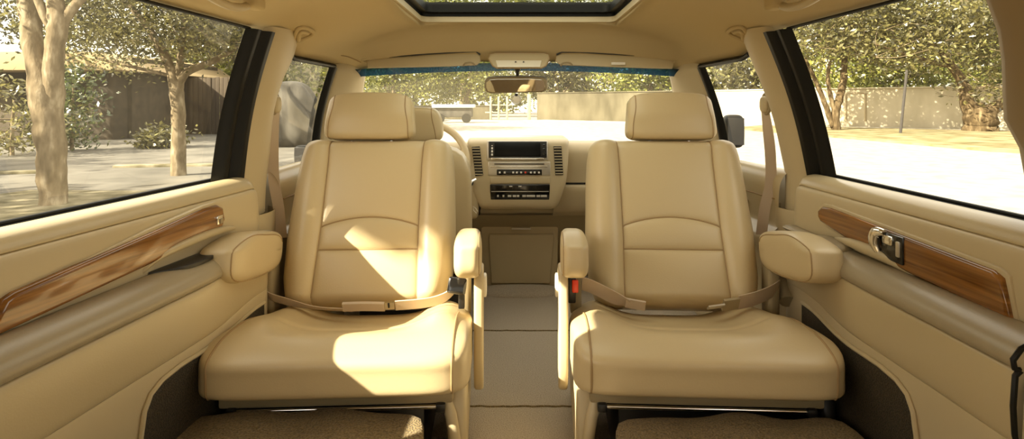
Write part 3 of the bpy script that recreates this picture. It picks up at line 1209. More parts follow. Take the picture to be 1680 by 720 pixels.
# ------------------------------------------------------------------ lap belts
def lap_belt(s, root, label):
    b = thing('lap_belt', root.location + V((0, 0, 0.27)), root.rotation_euler.z, label, 'seat belt', 'lap belts on the captain chairs')
    TS = Matrix.Rotation(R(-11), 4, 'X')
    m = -s

    def P(x, y, z):
        q = TS @ V((x + 0.017, y, z))
        return V((q.x * m, q.y, q.z))
    up = V((0, -.55, 1))
    fl = V((0, -1, .7))
    if s < 0:
        mb = MB()
        mb.ribbon([P(-.275, -.03, .060), P(-.25, -.05, .040), P(-.20, -.062, .026), P(-.12, -.070, .010), P(-.03, -.076, .004)], .026, .002, [up, up, up, fl, fl])
        mb.build('webbing', M['belt'], b)
        mb = MB()
        mb.ribbon([P(-.05, -.090, .014), P(.0, -.092, .015), P(.055, -.090, .013)], .026, .008, [up] * 3)
        mb.build('belt_sleeve', M['belt'], b)
        mb = MB()
        mb.ribbon([P(.056, -.092, .015), P(.080, -.092, .016)], .024, .004, [up] * 2)
        tg = mb.build('tongue', M['chrome'], b)
        mb = MB()
        mb.ribbon([P(.064, -.096, .016), P(.068, -.096, .017)], .014, .005, [up] * 2)
        mb.build('tongue_slot', M['black'], tg)
        mb = MB()
        mb.ribbon([P(.082, -.090, .015), P(.16, -.085, .020), P(.205, -.085, .032), P(.235, -.09, .055)], .032, .003, [up, up, up, V((0, -.8, .8))])
        mb.build('webbing', M['belt'], b)
        mb = MB()
        mb.box((0, 0, 0), (.046, .040, .040), .006, 3, M=Matrix.Translation(P(.240, -.120, .064)) @ Matrix.Rotation(R(-20), 4, 'X') @ Matrix.Rotation(R(8), 4, 'Y'))
        bk = mb.build('buckle', M['gloss'], b)
        tag(bk, 'black buckle')
        mb = MB()
        mb.box(P(.25, -.09, .03), (.016, .02, .05), .003)
        mb.build('buckle_stalk', M['black'], b)
    else:
        mb = MB()
        mb.ribbon([P(.245, -.10, .068), P(.215, -.10, .058), P(.165, -.092, .034), P(.125, -.090, .020)], .046, .002, [up, up, up, fl])
        mb.ribbon([P(.135, -.094, .022), P(.085, -.092, .014)], .030, .005, [up] * 2)
        mb.build('webbing', M['belt'], b)
        mb = MB()
        mb.box(P(.272, -.11, .058), (.020, .034, .070), .004)
        bk = mb.build('buckle', M['black'], b)
        mb = MB()
        mb.box(P(.264, -.132, .064), (.016, .008, .032), .003)
        tag(mb.build('release_button', M['red'], bk), 'red release button')
        mb = MB()
        mb.ribbon([P(-.265, -.05, .062), P(-.235, -.072, .050), P(-.19, -.088, .036), P(-.145, -.094, .026)], .050, .002, [up] * 4)
        mb.build('webbing', M['belt'], b)
        mb = MB()
        mb.ribbon([P(-.148, -.096, .026), P(-.108, -.097, .020)], .036, .007, [up] * 2)
        tg = mb.build('tongue', M['tan'], b)
        mb = MB()
        mb.ribbon([P(-.110, -.099, .020), P(-.070, -.099, .014)], .022, .004, [fl] * 2)
        mb.build('tongue_plate', M['silver'], tg)
    return b


lap_belt(-1, LC, 'grey-beige lap belt with black buckle lying across the left chair')
lap_belt(1, RC, 'grey-beige lap belt with red buckle button lying on the right chair')

# shoulder belts on the centre pillars
for s in (-1, 1):
    nm = 'left' if s < 0 else 'right'
    pts = ([(453, 178, 1.69), (449, 215, 1.68), (448, 262, 1.67), (450, 300, 1.66), (457, 340, 1.65), (462, 390, 1.64)] if s < 0 else
           [(1255, 178, 1.72), (1260, 215, 1.72), (1264, 255, 1.71), (1264, 300, 1.70), (1255, 340, 1.69), (1249, 385, 1.68)])
    pw = [at(*p) for p in pts]
    b = thing('shoulder_belt', pw[-1], 0, 'beige shoulder belt hanging from its guide on the %s centre pillar' % nm, 'seat belt', 'shoulder belts on the centre pillars')
    L = b.location.copy()
    mb = MB()
    mb.ribbon([p - L for p in pw], 0.030, 0.002, [V((.3, -s * .9, 0)), V((.6, -s * .6, 0)), V((.9, -s * .3, 0)), V((.9, -s * .3, 0)), V((.9, -s * .3, 0)), V((.9, -s * .3, 0))])
    mb.build('webbing', M['belt'], b)
    mb = MB()
    mb.soft(pw[0] - L + V((0, 0, 0.012)), (0.022, 0.045, 0.05), 3, 8)
    g = mb.build('belt_guide', M['trim'], b)
    mb = MB()
    mb.tube([pw[0] - L + V((s * 0.004, 0.028 * math.cos(a), 0.014 + 0.03 * math.sin(a))) for a in [2 * math.pi * k / 16 for k in range(16)]], 0.005, 8, closed=True)
    mb.build('guide_ring', M['tan'], g)

# ------------------------------------------------------------------ carpeted steps in front of the chairs
for s in (-1, 1):
    nm = 'left' if s < 0 else 'right'
    x0, x1 = (-0.665, -0.178) if s < 0 else (0.185, 0.655)
    st_ = thing('carpeted_step', ((x0 + x1) / 2, 0.85, 0), 0,
                'brown carpeted footwell step in front of the %s captain chair' % nm, 'step', 'carpeted steps before the captain chairs')
    L = st_.location.copy()
    rnd = random.Random(5 + s)

    def dz(q, p):
        p = p.copy()
        if q.z > 0.5:
            p.z += 0.003 * math.sin(p.x * 31 + s) + 0.003 * math.sin(p.y * 23)
        if q.y > 0.5:
            p.y += 0.008 * math.sin(p.x * 17 + 1.3) + 0.004 * math.sin(p.x * 41)
        return p
    mb = MB()
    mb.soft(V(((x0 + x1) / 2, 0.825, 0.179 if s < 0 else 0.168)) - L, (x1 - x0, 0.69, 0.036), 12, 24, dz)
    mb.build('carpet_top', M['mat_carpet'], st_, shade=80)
    mb = MB()
    mb.box(V(((x0 + x1) / 2, 0.81, 0.080)) - L, (x1 - x0 - 0.02, 0.64, 0.160), 0.01)
    mb.build('step_box', M['tan'], st_)

# ------------------------------------------------------------------ dashboard
da = thing('dashboard', (0, 2.55, 0), 0, 'cream dashboard with screen, radio and vents under the windscreen', 'dashboard')
L = da.location.copy()


def Q(px, py, d):
    return at(px, py, d) - L


# main roll across the car, passenger side with glovebox
dprof = catmull([V((2.96, .615, 0)), V((2.8, .635, 0)), V((2.6, .650, 0)), V((2.50, .652, 0)), V((2.455, .645, 0)), V((2.43, .62, 0)), V((2.425, .58, 0)), V((2.43, .52, 0)), V((2.432, .485, 0))], 5)
mb = MB()
mb.grid(lambda u, v: V((lerp(-0.755, 0.755, u), dprof[round(v * (len(dprof) - 1))].x - 0.10 * (abs(2 * u - 1) ** 3) * clamp((2.96 - dprof[round(v * (len(dprof) - 1))].x) / .5) * 0 - 0.13 * abs(2 * u - 1) ** 2.5 * clamp((dprof[round(v * (len(dprof) - 1))].x - 2.5) / .45),
                        dprof[round(v * (len(dprof) - 1))].y)) - L, 30, len(dprof) - 1)
mb.build('upper_panel', M['dash'], da, shade=60)
gprof = catmull([V((2.44, .476, 0)), V((2.425, .470, 0)), V((2.425, .44, 0)), V((2.45, .37, 0)), V((2.49, .335, 0))], 4)
mb = MB()
mb.grid(lambda u, v: V((lerp(0.150, 0.755, u), gprof[round(v * (len(gprof) - 1))].x, gprof[round(v * (len(gprof) - 1))].y)) - L, 8, len(gprof) - 1)
gb = mb.build('glovebox_door', M['dash'], da)
mb = MB()
mb.box(V((0.47, 2.447, .481)) - L, (0.54, 0.02, 0.008), 0.002)
mb.build('glovebox_gap', M['black'], da)
mb = MB()
mb.grid(lambda u, v: V((lerp(-0.755, -0.17, u), gprof[round(v * (len(gprof) - 1))].x + .005, gprof[round(v * (len(gprof) - 1))].y + .008)) - L, 8, len(gprof) - 1)
mb.build('knee_panel', M['dash'], da)
mb = MB()
mb.grid(lambda u, v: V((lerp(-0.755, 0.755, u), lerp(2.50, 2.75, v), lerp(.335, 0.0, v))) - L, 6, 3)
mb.build('lower_panel', M['tan'], da)

# centre stack: a tapering block with a rounded face
def stack_ring(z, hw, y0, n=5, r=0.03):
    yb = 2.62
    pts = [(-hw, yb), (-hw, y0 + r)]
    for k in range(1, n + 1):
        a = math.pi / 2 * k / n
        pts.append((-hw + r - r * math.cos(a), y0 + r - r * math.sin(a)))
    pts2 = [(-x, y) for x, y in reversed(pts)]
    return [V((x - 0.0, y, z)) - L for x, y in pts + pts2]


rows = [(.672, .200, 2.405), (.668, .206, 2.375), (.655, .208, 2.352), (.62, .207, 2.345), (.56, .203, 2.337), (.50, .196, 2.332), (.45, .182, 2.332),
        (.41, .166, 2.338), (.392, .156, 2.350), (.384, .150, 2.375), (.380, .148, 2.45)]
mb = MB()
rg = []
cl = catmull([V(r) for r in rows], 4)
for c in cl:
    rg.append(stack_ring(c.x, c.y, c.z))
mb.loft(rg)
mb.build('centre_stack', M['trim'], da, shade=50)
# recess below the stack, lower bin
mb = MB()
mb.prism([(-.163, .345), (.176, .345), (.180, .388), (-.160, .388)], lambda a, b, t: V((a, t, b)) - L, 2.50, 2.62, 0)
mb.prism([(-.170, .31), (.185, .31), (.182, .35), (-.166, .35)], lambda a, b, t: V((a, t, b)) - L, 2.525, 2.62, .008)
mb.prism([(-.160, .0), (.172, .0), (.180, .312), (-.164, .312)], lambda a, b, t: V((a, t, b)) - L, 2.545, 2.64, .012)
mb.build('console_housing', M['dash'], da)
mb = MB()
mb.prism([(-.118, .028), (.140, .028), (.158, .222), (.155, .245), (-.125, .245), (-.130, .222)], lambda a, b, t: V((a, t, b)) - L, 2.533, 2.56, .006, 3)
bd = mb.build('bin_door', M['dash'], da)
mb = MB()
mb.box(V((.013, 2.541, .268)) - L, (.085, .014, .008), .002)
mb.build('bin_handle', M['silver'], bd)
mb = MB()
mb.soft(V((.008, 2.53, .0)) - L, (.34, .20, .05), 2.6, 12)
mb.build('carpet_hump', M['carpet'], da)

# screen
SY = 2.340


def face(px, py, k=0.0):
    """point on the face of the centre stack"""
    p = at(px, py, SY)
    y = table([.38, .45, .50, .56, .62, .655], [2.36, 2.332, 2.332, 2.337, 2.345, 2.352], p.z)
    p = at(px, py, y)
    return p - V((0, k, 0)) - L


def plate(name, px0, py0, px1, py1, m, t=0.006, r=0.003, par=da, k=0.0, lab=None):
    a, b = face(px0, py0, k), face(px1, py1, k)
    mb = MB()
    tilt = math.atan2(a.y - b.y, a.z - b.z)
    c = (a + b) / 2
    mb.box((0, 0, 0), (b.x - a.x, t, (a - b).length if False else math.hypot(a.z - b.z, a.y - b.y)), r, 3,
           M=Matrix.Translation(c) @ Matrix.Rotation(-tilt, 4, 'X'))
    o = mb.build(name, m, par)
    if lab:
        o['label'] = lab
    return o


plate('screen_bezel', 799, 231, 899, 263, M['silver'], .010, .004)
sb = plate('screen_frame', 802, 232, 897, 259, M['black'], .012, .003, k=.003)
plate('display', 811, 234, 887, 256, M['screen'], .006, .002, sb, k=.008, lab='dark navigation screen')
for k in range(4):
    plate('screen_button', 806, 236 + k * 5.2, 809, 239.5 + k * 5.2, M['mark'], .004, .001, sb, k=.008)
for k in range(3):
    plate('screen_button', 890, 236 + k * 6.5, 895, 241 + k * 6.5, M['gloss'], .004, .001, sb, k=.009)
plate('chrome_strip', 806, 258.5, 892, 262, M['chrome'], .008, .002, k=.006)
rp_ = plate('radio_panel', 801, 265, 903, 288, M['silver'], .008, .003)
plate('disc_slot', 811, 268, 893, 269.6, M['black'], .003, .0005, rp_, k=.005)
plate('radio_slat', 805, 272, 898, 274, M['chrome'], .004, .001, rp_, k=.004)
rb = plate('button_bar', 815, 277.5, 889, 287, M['gloss'], .006, .003, rp_, k=.005)
rnd = random.Random(3)
for k, px in enumerate((820, 828, 842, 848, 855, 862, 871, 877, 884)):
    plate('radio_button', px - 1.5, 281, px + 1.5, 284, M['red'] if k == 5 else M['mark'], .003, .0008, rp_, k=.0085)
plate('tan_strip', 804, 290, 903, 301, M['dash'], .008, .003)
cp_ = plate('climate_panel', 804, 302, 902, 328, M['gloss'], .010, .004, k=.002)
plate('panel_split', 806, 313.2, 900, 314.2, M['silver'], .003, .0005, cp_, k=.008)
for px in (838, 853):
    plate('climate_button', px - 2.5, 304.5, px + 2.5, 306, M['mark'], .002, .0005, cp_, k=.0075)
for px, wd_ in ((817, 1.5), (826, 1.5), (836, 3), (844, 3), (850, 2), (860, 3), (867, 3), (874, 4), (883, 3), (890, 3), (895, 2)):
    plate('climate_button', px - wd_, 319.5, px + wd_, 322.5, M['mark'], .002, .0005, cp_, k=.0075)
# vents
for sx, corners in ((-1, ((774, 241), (787, 240), (793, 287), (780, 289))), (1, ((908, 240), (921, 240), (924, 287), (911, 287)))):
    mb = MB()
    pts = [face(*c, k=.002) for c in corners]
    mb.loft([[p + V((0, -.002, 0)) for p in pts], [p + V((0, .012, 0)) for p in pts]])
    vt = mb.build('air_vent', M['black'], da)
    mb = MB()
    n = 10
    for k in range(n):
        t = (k + .5) / n
        a = pts[0].lerp(pts[3], t)
        b = pts[1].lerp(pts[2], t)
        mb.box((a + b) / 2 + V((0, -.004, 0)), ((b - a).length * .94, .010, .0032), .001)
    mb.build('vent_slats', M['trim'], vt)
# driver side lower column: ignition lock and lever
mb = MB()
mb.soft(Q(776, 328, 2.375), (.05, .06, .15), 4, 10)
mb.build('column_cover', M['dash'], da)
mb = MB()
mb.tube([Q(771, 300, 2.33), Q(771, 300, 2.29)], .014, 14)
ig = mb.build('ignition_lock', M['black'], da)
mb = MB()
mb.tube([Q(771, 299, 2.30), Q(771, 299, 2.275)], .009, 14)
mb.tube([Q(771, 299, 2.29), Q(781, 294, 2.30)], .005, 8)
mb.build('lock_barrel', M['chrome'], ig)
mb = MB()
mb.tube([Q(776, 338, 2.305), Q(781, 342, 2.305), Q(784, 347, 2.305), Q(782, 350, 2.305), Q(777, 345, 2.305)], .0016, 6, closed=True)
mb.build('lever_ring', M['white'], da)

# steering wheel
swc = V((-0.385, 2.30, 0.575))
sw = thing('steering_wheel', swc, 0, 'cream steering wheel half hidden behind the left captain chair', 'steering wheel')
MT = Matrix.Rotation(R(-28), 4, 'X')
mb = MB()
mb.tube([MT @ V((0.182 * math.cos(a), 0, 0.182 * math.sin(a))) for a in [2 * math.pi * k / 48 for k in range(48)]], 0.0145, 12, closed=True)
mb.build('rim', M['leather'], sw)
mb = MB()
mb.soft(MT @ V((0, 0.015, -0.01)), (.15, .05, .12), 4, 10)
mb.build('hub', M['dash'], sw)
for a in (10, 170, 250, 290):
    mb = MB()
    mb.tube([MT @ V((0.06 * math.cos(R(a)), .01, .06 * math.sin(R(a)))), MT @ V((0.178 * math.cos(R(a)), 0, .178 * math.sin(R(a))))], 0.011, 8)
    mb.build('spoke', M['dash'], sw)
mb = MB()
mb.tube([MT @ V((0, 0.03, 0)), MT @ V((0, 0.22, -.01))], 0.035, 12)
mb.build('column', M['dash'], sw)

# driver seat
ds = thing('driver_seat', (-0.385, 2.12, 0), 0, 'cream driver seat with its headrest showing beside the left captain chair', 'seat')
mb = MB()


def dh(q, p):
    p = p.copy()
    p.x *= 1 - 0.10 * smooth((q.z + .2) / 1.2)
    return p


mb.soft((0, -0.130, 0.742), (.254, .085, .125), 5, 18, dh)
bv = mb.bvh()
hd = mb.build('headrest', M['leather'], ds, shade=70)
mb = MB()
for sx in (.100,):
    pts = []
    for k in range(30):
        a = R(lerp(100, 268, k / 29))
        d = V((0, math.cos(a), math.sin(a)))
        h = bv.ray_cast(V((sx - 0.010 * math.sin(a), -0.130, .742)) + d, -d)
        if h[0]:
            pts.append(h[0])
    mb.tube(pts, .0018, 6)
mb.build('piping', M['piping'], hd)
mb = MB()
mb.soft((0, -0.03, 0.45), (.44, .11, .46), 5, 16, M=Matrix.Translation((0, 0, .24)) @ Matrix.Rotation(R(9), 4, 'X') @ Matrix.Translation((0, 0, -.24)))
mb.build('backrest', M['leather'], ds, shade=70)
mb = MB()
mb.soft((0, 0.10, 0.25), (.46, .26, .12), 6, 12)
mb.build('seat_cushion', M['leather'], ds, shade=70)
mb = MB()
mb.box((0, 0.08, 0.10), (.38, .24, .195), .02)
mb.build('seat_base', M['black'], ds)

# ------------------------------------------------------------------ overhead things
# sun visors
for s in (-1, 1):
    nm = 'left' if s < 0 else 'right'
    if s < 0:
        top = [(600, 98), (650, 94), (705, 90), (755, 87), (781, 86), (788, 91)]
        bot = [(604, 112), (650, 111), (705, 110), (755, 108.5), (782, 107), (789, 101)]
    else:
        top = [(1106, 97), (1055, 93), (1000, 90), (950, 87), (922, 87), (913, 91)]
        bot = [(1103, 113), (1055, 112), (1000, 110), (950, 108), (920, 107), (911, 101)]
    dd = 2.135
    c = at((top[0][0] + top[-1][0]) / 2, 108, dd)
    v_ = thing('sun_visor', c, 0, 'cream sun visor folded up against the roof, %s of the overhead lamp' % nm, 'sun visor', 'sun visors above the windscreen')
    L2 = c
    mb = MB()
    poly = top + list(reversed(bot))
    mb.prism(poly, lambda a, b, t: at(a, b, dd + (0.03 * (1 - (b - 86) / 26)) + t) - L2, 0.0, 0.022, .006, 3)
    vo = mb.build('visor_panel', M['trim'], v_, shade=50)
    mb = MB()
    hx = 770 if s < 0 else 930
    mb.tube(catmull([at(hx - 10, 108, dd - .004) - L2, at(hx - 6, 103.5, dd - .010) - L2, at(hx + 4, 103, dd - .010) - L2, at(hx + 9, 107, dd - .004) - L2], 6), .0035, 8)
    mb.build('visor_clip', M['tan'], v_)
    mb = MB()
    px_ = [p[0] for p in top]
    mb.tube([at(a, b - 1.5, dd + .02) - L2 for a, b in top], .003, 6)
    mb.build('visor_gap', M['black'], v_)
    if s > 0:
        mb = MB()
        a, b = at(1003, 102, dd - .002) - L2, at(1026, 106.5, dd - .002) - L2
        mb.box((a + b) / 2 + V((0, 0.001, 0)), (b.x - a.x, .004, a.z - b.z), .001)
        tag(mb.build('visor_label', M['white'], v_), 'small white sticker')
    mb = MB()
    hx = 594 if s < 0 else 1111
    mb.tube([at(hx - 14 * -s * -1, 94, dd + .01) - L2, at(hx, 99, dd + .005) - L2, at(hx + 8 * -s, 103, dd + .012) - L2], .006, 8)
    mb.build('visor_hinge', M['headliner'], v_)

# overhead lamp console
oc = thing('overhead_console', at(852, 110, 2.12), 0, 'beige overhead lamp console above the rear view mirror', 'lamp')
L2 = oc.location.copy()
mb = MB()
out = [(801, 96), (804, 89), (812, 87), (892, 87), (900, 89), (902, 96), (896, 108), (888, 112), (815, 112), (808, 108)]
mb.prism(out, lambda a, b, t: at(a, b, 2.10 + t + .04 * (1 - (b - 87) / 25)) - L2, 0, .06, .008, 3)
ob = mb.build('console_body', M['trim'], oc)
mb = MB()
mb.prism([(813, 99), (889, 99), (886, 110), (816, 110)], lambda a, b, t: at(a, b, 2.094 + t + .04 * (1 - (b - 87) / 25)) - L2, 0, .012, .002)
le = mb.build('lamp_lens', M['lens'], oc)
mb = MB()
for px in (846, 859):
    mb = MB()
    mb.box(at(px, 101.5, 2.108) - L2, (.006, .006, .004), .001)
    mb.build('lamp_switch', M['black'], le)
mb = MB()
mb.tube([at(a, b, 2.108 + .04 * (1 - (b - 87) / 25)) - L2 for a, b in out], .0022, 6, closed=True)
mb.build('console_rim', M['piping'], oc)

# rear view mirror
rm = thing('rear_view_mirror', at(846, 139, 2.18), 0, 'rear view mirror hanging on a black stem before the windscreen', 'mirror')
L2 = rm.location.copy()
mp_ = [(794, 143), (795, 132), (800, 127), (815, 125.5), (875, 125.5), (892, 127), (897, 131), (898, 143), (896, 149), (888, 151.5), (805, 153.5), (797, 151)]
mb = MB()
mb.prism(mp_, lambda a, b, t: at(a, b, 2.17 + t) - L2, 0, .035, .010, 4)
mb.build('mirror_housing', M['tan'], rm)
mb = MB()
cx, cy = 846, 139.3
mg = [(cx + (a - cx) * .935, cy + (b - cy) * .80) for a, b in mp_]
mb.prism(mg, lambda a, b, t: at(a, b, 2.168 + t) - L2, 0, .006, .001)
mb.build('mirror_glass', M['mirror'], rm, shade=1)
mb = MB()
mb.tube([at(849, 126, 2.195) - L2, at(849, 119, 2.20) - L2, at(849, 112, 2.205) - L2], [.006, .0065, .014], 10)
mb.build('stem', M['black'], rm)
mb = MB()
mb.box(at(847, 155.5, 2.185) - L2, (.012, .012, .010), .003)
mb.build('dimmer_lever', M['black'], rm)
for o_ in rm.children:
    if o_.name.startswith('mirror'):
        o_.rotation_euler = (R(13), 0, R(-5))
ch = thing('mirror_charm', at(847, 170, 2.185), 0, 'small clear ring charm hanging under the rear view mirror', 'charm')
L2 = ch.location.copy()
mb = MB()
mb.tube([at(847 + 7.2 * math.cos(a), 163 + 7.4 * math.sin(a), 2.185) - L2 for a in [2 * math.pi * k / 24 for k in range(24)]], .0022, 8, closed=True)
mb.build('ring', M['silver'], ch)
mb = MB()
mb.soft(at(847.5, 163, 2.185) - L2, (.027, .006, .028), 2.2, 8)
mb.build('crystal', M['lens'], ch)

# coat hooks and grab handles on the headliner
def on_ceiling(px, py):
    d = at(px, py, 1.0) - V((0, 0, CAMZ))
    h = ceil_bvh.ray_cast(V((0, 0, CAMZ)), d.normalized())
    return h[0], h[1]


for s, (px, py) in ((-1, (499, 56)), (1, (1210, 55))):
    nm = 'left' if s < 0 else 'right'
    c, n = on_ceiling(px, py)
    h = thing('coat_hook', c, 0, 'small cream coat hook in the headliner above the %s front window' % nm, 'coat hook', 'coat hooks in the headliner')
    k1 = [(-s * -15, 12), (-s * -12, -6), (-s * -2, -12), (-s * 12, -8), (-s * 16, -2), (-s * 2, 6)]
    ring = [on_ceiling(px + a, py + b)[0] - c + V((0, -.004, -.003)) for a, b in k1]
    mb = MB()
    mb.tube(catmull(ring, 6, closed=True), .006, 8, closed=True)
    mb.build('hook_rim', M['headliner'], h)
    mb = MB()
    q = [on_ceiling(px + a * .55, py + b * .55)[0] - c + V((0, -.006, -.006)) for a, b in k1[:4]]
    mb.tube(catmull(q, 6), .007, 8)
    mb.build('hook', M['headliner'], h)
for s, (px, py) in ((-1, (398, -8)), (1, (1290, -8))):
    nm = 'left' if s < 0 else 'right'
    c, n = on_ceiling(px, py)
    h = thing('grab_handle', c, 0, 'cream grab handle on the roof rail at the top %s of the picture' % nm, 'grab handle', 'grab handles on the roof rails')
    ys_ = (c.y - .16, c.y - .13, c.y - .05, c.y + .02, c.y + .05)
    zz = (-.004, -.022, -.030, -.022, -.004)
    mb = MB()
    pts = []
    for y, dz_ in zip(ys_, zz):
        pts.append(V((c.x + s * 0.006, y, zc(c.x, y) + dz_)) - c)
    mb.tube(catmull(pts, 8), .009, 10)
    mb.build('grip', M['trim'], h)
    for y in (c.y - .165, c.y + .055):
        mb = MB()
        mb.soft(V((c.x, y, zc(c.x, y) - .008)) - c, (.035, .055, .03), 4, 8)
        mb.build('handle_mount', M['headliner'], h)
# joint lines between headliner and pillars
for i, pts in enumerate(([(438, 69), (452, 70), (470, 72), (482, 76)], [(1224, 76), (1240, 71), (1262, 68)],
                         [(540, 104), (555, 110), (566, 121), (580, 124)], [(1132, 124), (1146, 115), (1158, 108), (1172, 104)],
                         [(560, 91), (574, 94), (592, 102)])):
    pp = [on_ceiling(*p)[0] for p in pts]
    pp = [p for p in pp if p]
    if len(pp) > 1:
        mb = MB()
        mb.tube(catmull([p + V((0, -.001, -.001)) for p in pp], 4), .0014, 6)
        mb.build('joint_line', M['piping'], ceiling).location = -ceiling.location

# ------------------------------------------------------------------ outside
GZ = -0.5


def gat(px, py):
    """point of the street under a pixel"""
    d = (CAMZ - GZ) * F / (py - VPY)
    return at(px, py, d)


mb = MB()
mb.grid(lambda u, v: V((lerp(-70, 70, u), lerp(-40, 110, v), GZ)), 4, 4)
gr = mb.build('ground', M['asphalt'])
tag(gr, 'pale asphalt street around the car', 'street', kind='structure')


def slab(name, pts, z0, z1, m, label, cat, kind=None, bev=0.0):
    mb = MB()
    mb.prism(pts, lambda a, b, t: V((a, b, t)), z0, z1, bev)
    o = mb.build(name, m)
    return tag(o, label, cat, kind=kind)


# right hand verge with dry grass, pavement ahead
slab('path', [(14.0, 33.5), (39, 12.8), (39, 4), (16, 12), (12.9, 15.8), (12.5, 20.2), (11, 30)], GZ - .1, GZ + .07, M['lawn'], 'dry grass verge on the right side of the street', 'verge', 'structure')
slab('path', [(2.2, 45.5), (40, 14.0), (40, 11.5), (0.4, 44.5)], GZ - .1, GZ + .05, M['concrete'], 'concrete pavement along the stucco wall', 'pavement', 'structure')
# left verge, pavement and kerb
slab('path', [(-3.2, -6), (-3.2, 9), (-4.6, 14), (-7.5, 22), (-9, 40), (-60, 40), (-60, -6)], GZ - .1, GZ + .05, M['shade_drive'], 'grey driveway and pavement on the left side of the street, darkened to stand for shade', 'pavement', 'structure')
slab('path', [(-4.4, -4), (-4.4, 8.2), (-7.0, 8.3), (-7.6, 6), (-7.6, -4)], GZ - .05, GZ + .08, M['dirt'], 'dusty verge at the foot of the near trees', 'verge', 'structure')


def street_line(p0, p1, w, h, name, m, label, cat):
    a, b = V((p0[0], p0[1], 0)), V((p1[0], p1[1], 0))
    t = (b - a).normalized()
    n = V((-t.y, t.x, 0)) * w / 2
    mb = MB()
    mb.prism([(a - n)[:2], (b - n)[:2], (b + n)[:2], (a + n)[:2]], lambda x, y, z: V((x, y, z)), GZ, GZ + h, .02)
    return tag(mb.build(name, m), label, cat, kind='structure')


street_line((-12.5, 9.6), (-8.6, 10.6), .22, .10, 'kerb', M['dirt'], 'dusty kerb line behind the large forked tree', 'kerb')
street_line((-8.0, 11.5), (-5.6, 11.9), .22, .10, 'kerb', M['dirt'], 'dusty kerb line beyond the thin tree', 'kerb')


def wall_run(name, p0, p1, h, th, m, label, cat, cap=None):
    a, b = V((*p0, 0)), V((*p1, 0))
    t = (b - a).normalized()
    n = V((-t.y, t.x, 0)) * th / 2
    c = (a + b) / 2
    r = thing(name, (c.x, c.y, GZ), 0, label, cat)
    mb = MB()
    q = [(a - n - c)[:2], (b - n - c)[:2], (b + n - c)[:2], (a + n - c)[:2]]
    mb.prism(q, lambda x, y, z: V((x, y, z)), 0, h, .03)
    mb.build('wall_panel', m, r)
    if cap:
        n2 = n * 1.5
        q = [(a - n2 - c)[:2], (b - n2 - c)[:2], (b + n2 - c)[:2], (a + n2 - c)[:2]]
        mb = MB()
        mb.prism(q, lambda x, y, z: V((x, y, z)), h, h + .08, .02)
        mb.build('coping', cap, r)
    return r


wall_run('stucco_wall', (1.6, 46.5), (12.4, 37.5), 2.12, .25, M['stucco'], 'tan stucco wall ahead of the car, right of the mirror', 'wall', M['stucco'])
wr = wall_run('stucco_wall', (12.6, 37.35), (40, 14.5), 2.12, .25, M['sun_painted_stucco'], 'long stucco garden wall on the right side of the street, sunlight put into its colour', 'wall', M['sun_painted_stucco'])
# doorway marks on the stucco wall
mb = MB()
c = at(1404, 176, 31.0) - wr.location
for dx in (-.35, .35):
    mb.box(c + V((dx, -dx * .83, 0)), (.10, .10, 1.5), .01)
mb.box(c + V((0, 0, .75)), (.75, .10, .10), .01, M=Matrix.Translation(c + V((0, 0, .75))) @ Matrix.Rotation(R(-40), 4, 'Z') @ Matrix.Translation(-(c + V((0, 0, .75)))))
mb.build('gate_frame', M['tan'], wr)

# left of the windscreen: low wall, white rail gate, far pale building
wall_run('stucco_wall', (-16, 50), (-2.2, 48), 1.1, .25, M['stucco'], 'low tan wall straight ahead beyond the windscreen, behind the trailer', 'wall', M['stucco'])
gt = thing('rail_gate', (-2.6, 47.2, GZ), 0, 'pale beige rail gate with posts, ahead of the car under the mirror', 'gate')
for px in (805, 818, 832, 868):
    mb = MB()
    x = (px - VPX) * 47.2 / F
    hh = 2.1 if px == 868 else 1.9
    mb.box((x + 2.6, 0, hh / 2), (.30 if px == 868 else .16, .16, hh), .02)
    mb.build('post', M['gate_paint'], gt)
mb = MB()
for z in (.6, 1.2):
    mb.box(((818 - VPX) * 47.2 / F + 2.6, 0, z), (2.2, .06, .10), .01)
mb.build('rail', M['gate_paint'], gt)
tr = thing('parked_trailer', at(745, 190, 40), 0, 'long white flat-topped trailer parked ahead, right of the driver headrest', 'trailer')
tr.location.z = GZ
mb = MB()
mb.box((0, 0, 1.15), (2.9, 1.2, .22), .04)
mb.build('flat_top', M['white_paint'], tr)
mb = MB()
mb.box((0, 0.1, .72), (2.5, 1.0, .64), .05)
mb.build('trailer_body', M['lumpy'], tr)
for x in (-.9, .9):
    mb = MB()
    mb.tube([(x, -.62, .32), (x, -.45, .32)], .32, 16)
    mb.build('wheel', M['rubber'], tr)

# house on the left
hc = V((-19.0, 21.0, GZ))
ho = thing('house', hc, R(0), 'low shaded brown house with a broad tiled eave behind the left trees', 'house')
mb = MB()
mb.box((-2.0, 3.0, 1.5), (14.0, 6.0, 3.0), .02)
mb.build('house_wall', M['house'], ho)
mb = MB()
mb.prism([(-10.0, 2.45), (5.6, 2.45), (4.6, 3.1), (-10.0, 3.1)], lambda a, b, t: V((a, t, b)), -1.2, 6.5, .05)
mb.build('roof', M['eave'], ho)
mb = MB()
mb.box((1.4, -.05, 1.1), (2.6, .10, 2.1), .03)
gd = mb.build('garage_door', M['house'], ho)
mb = MB()
for k in range(5):
    mb.box((1.4, -.11, .35 + k * .42), (2.5, .03, .03), .005)
mb.build('panel_ribs', M['fence'], gd)
mb = MB()
mb.box((4.4, -.3, 1.35), (.9, .9, 2.7), .05)
mb.build('porch_pier', M['house'], ho)
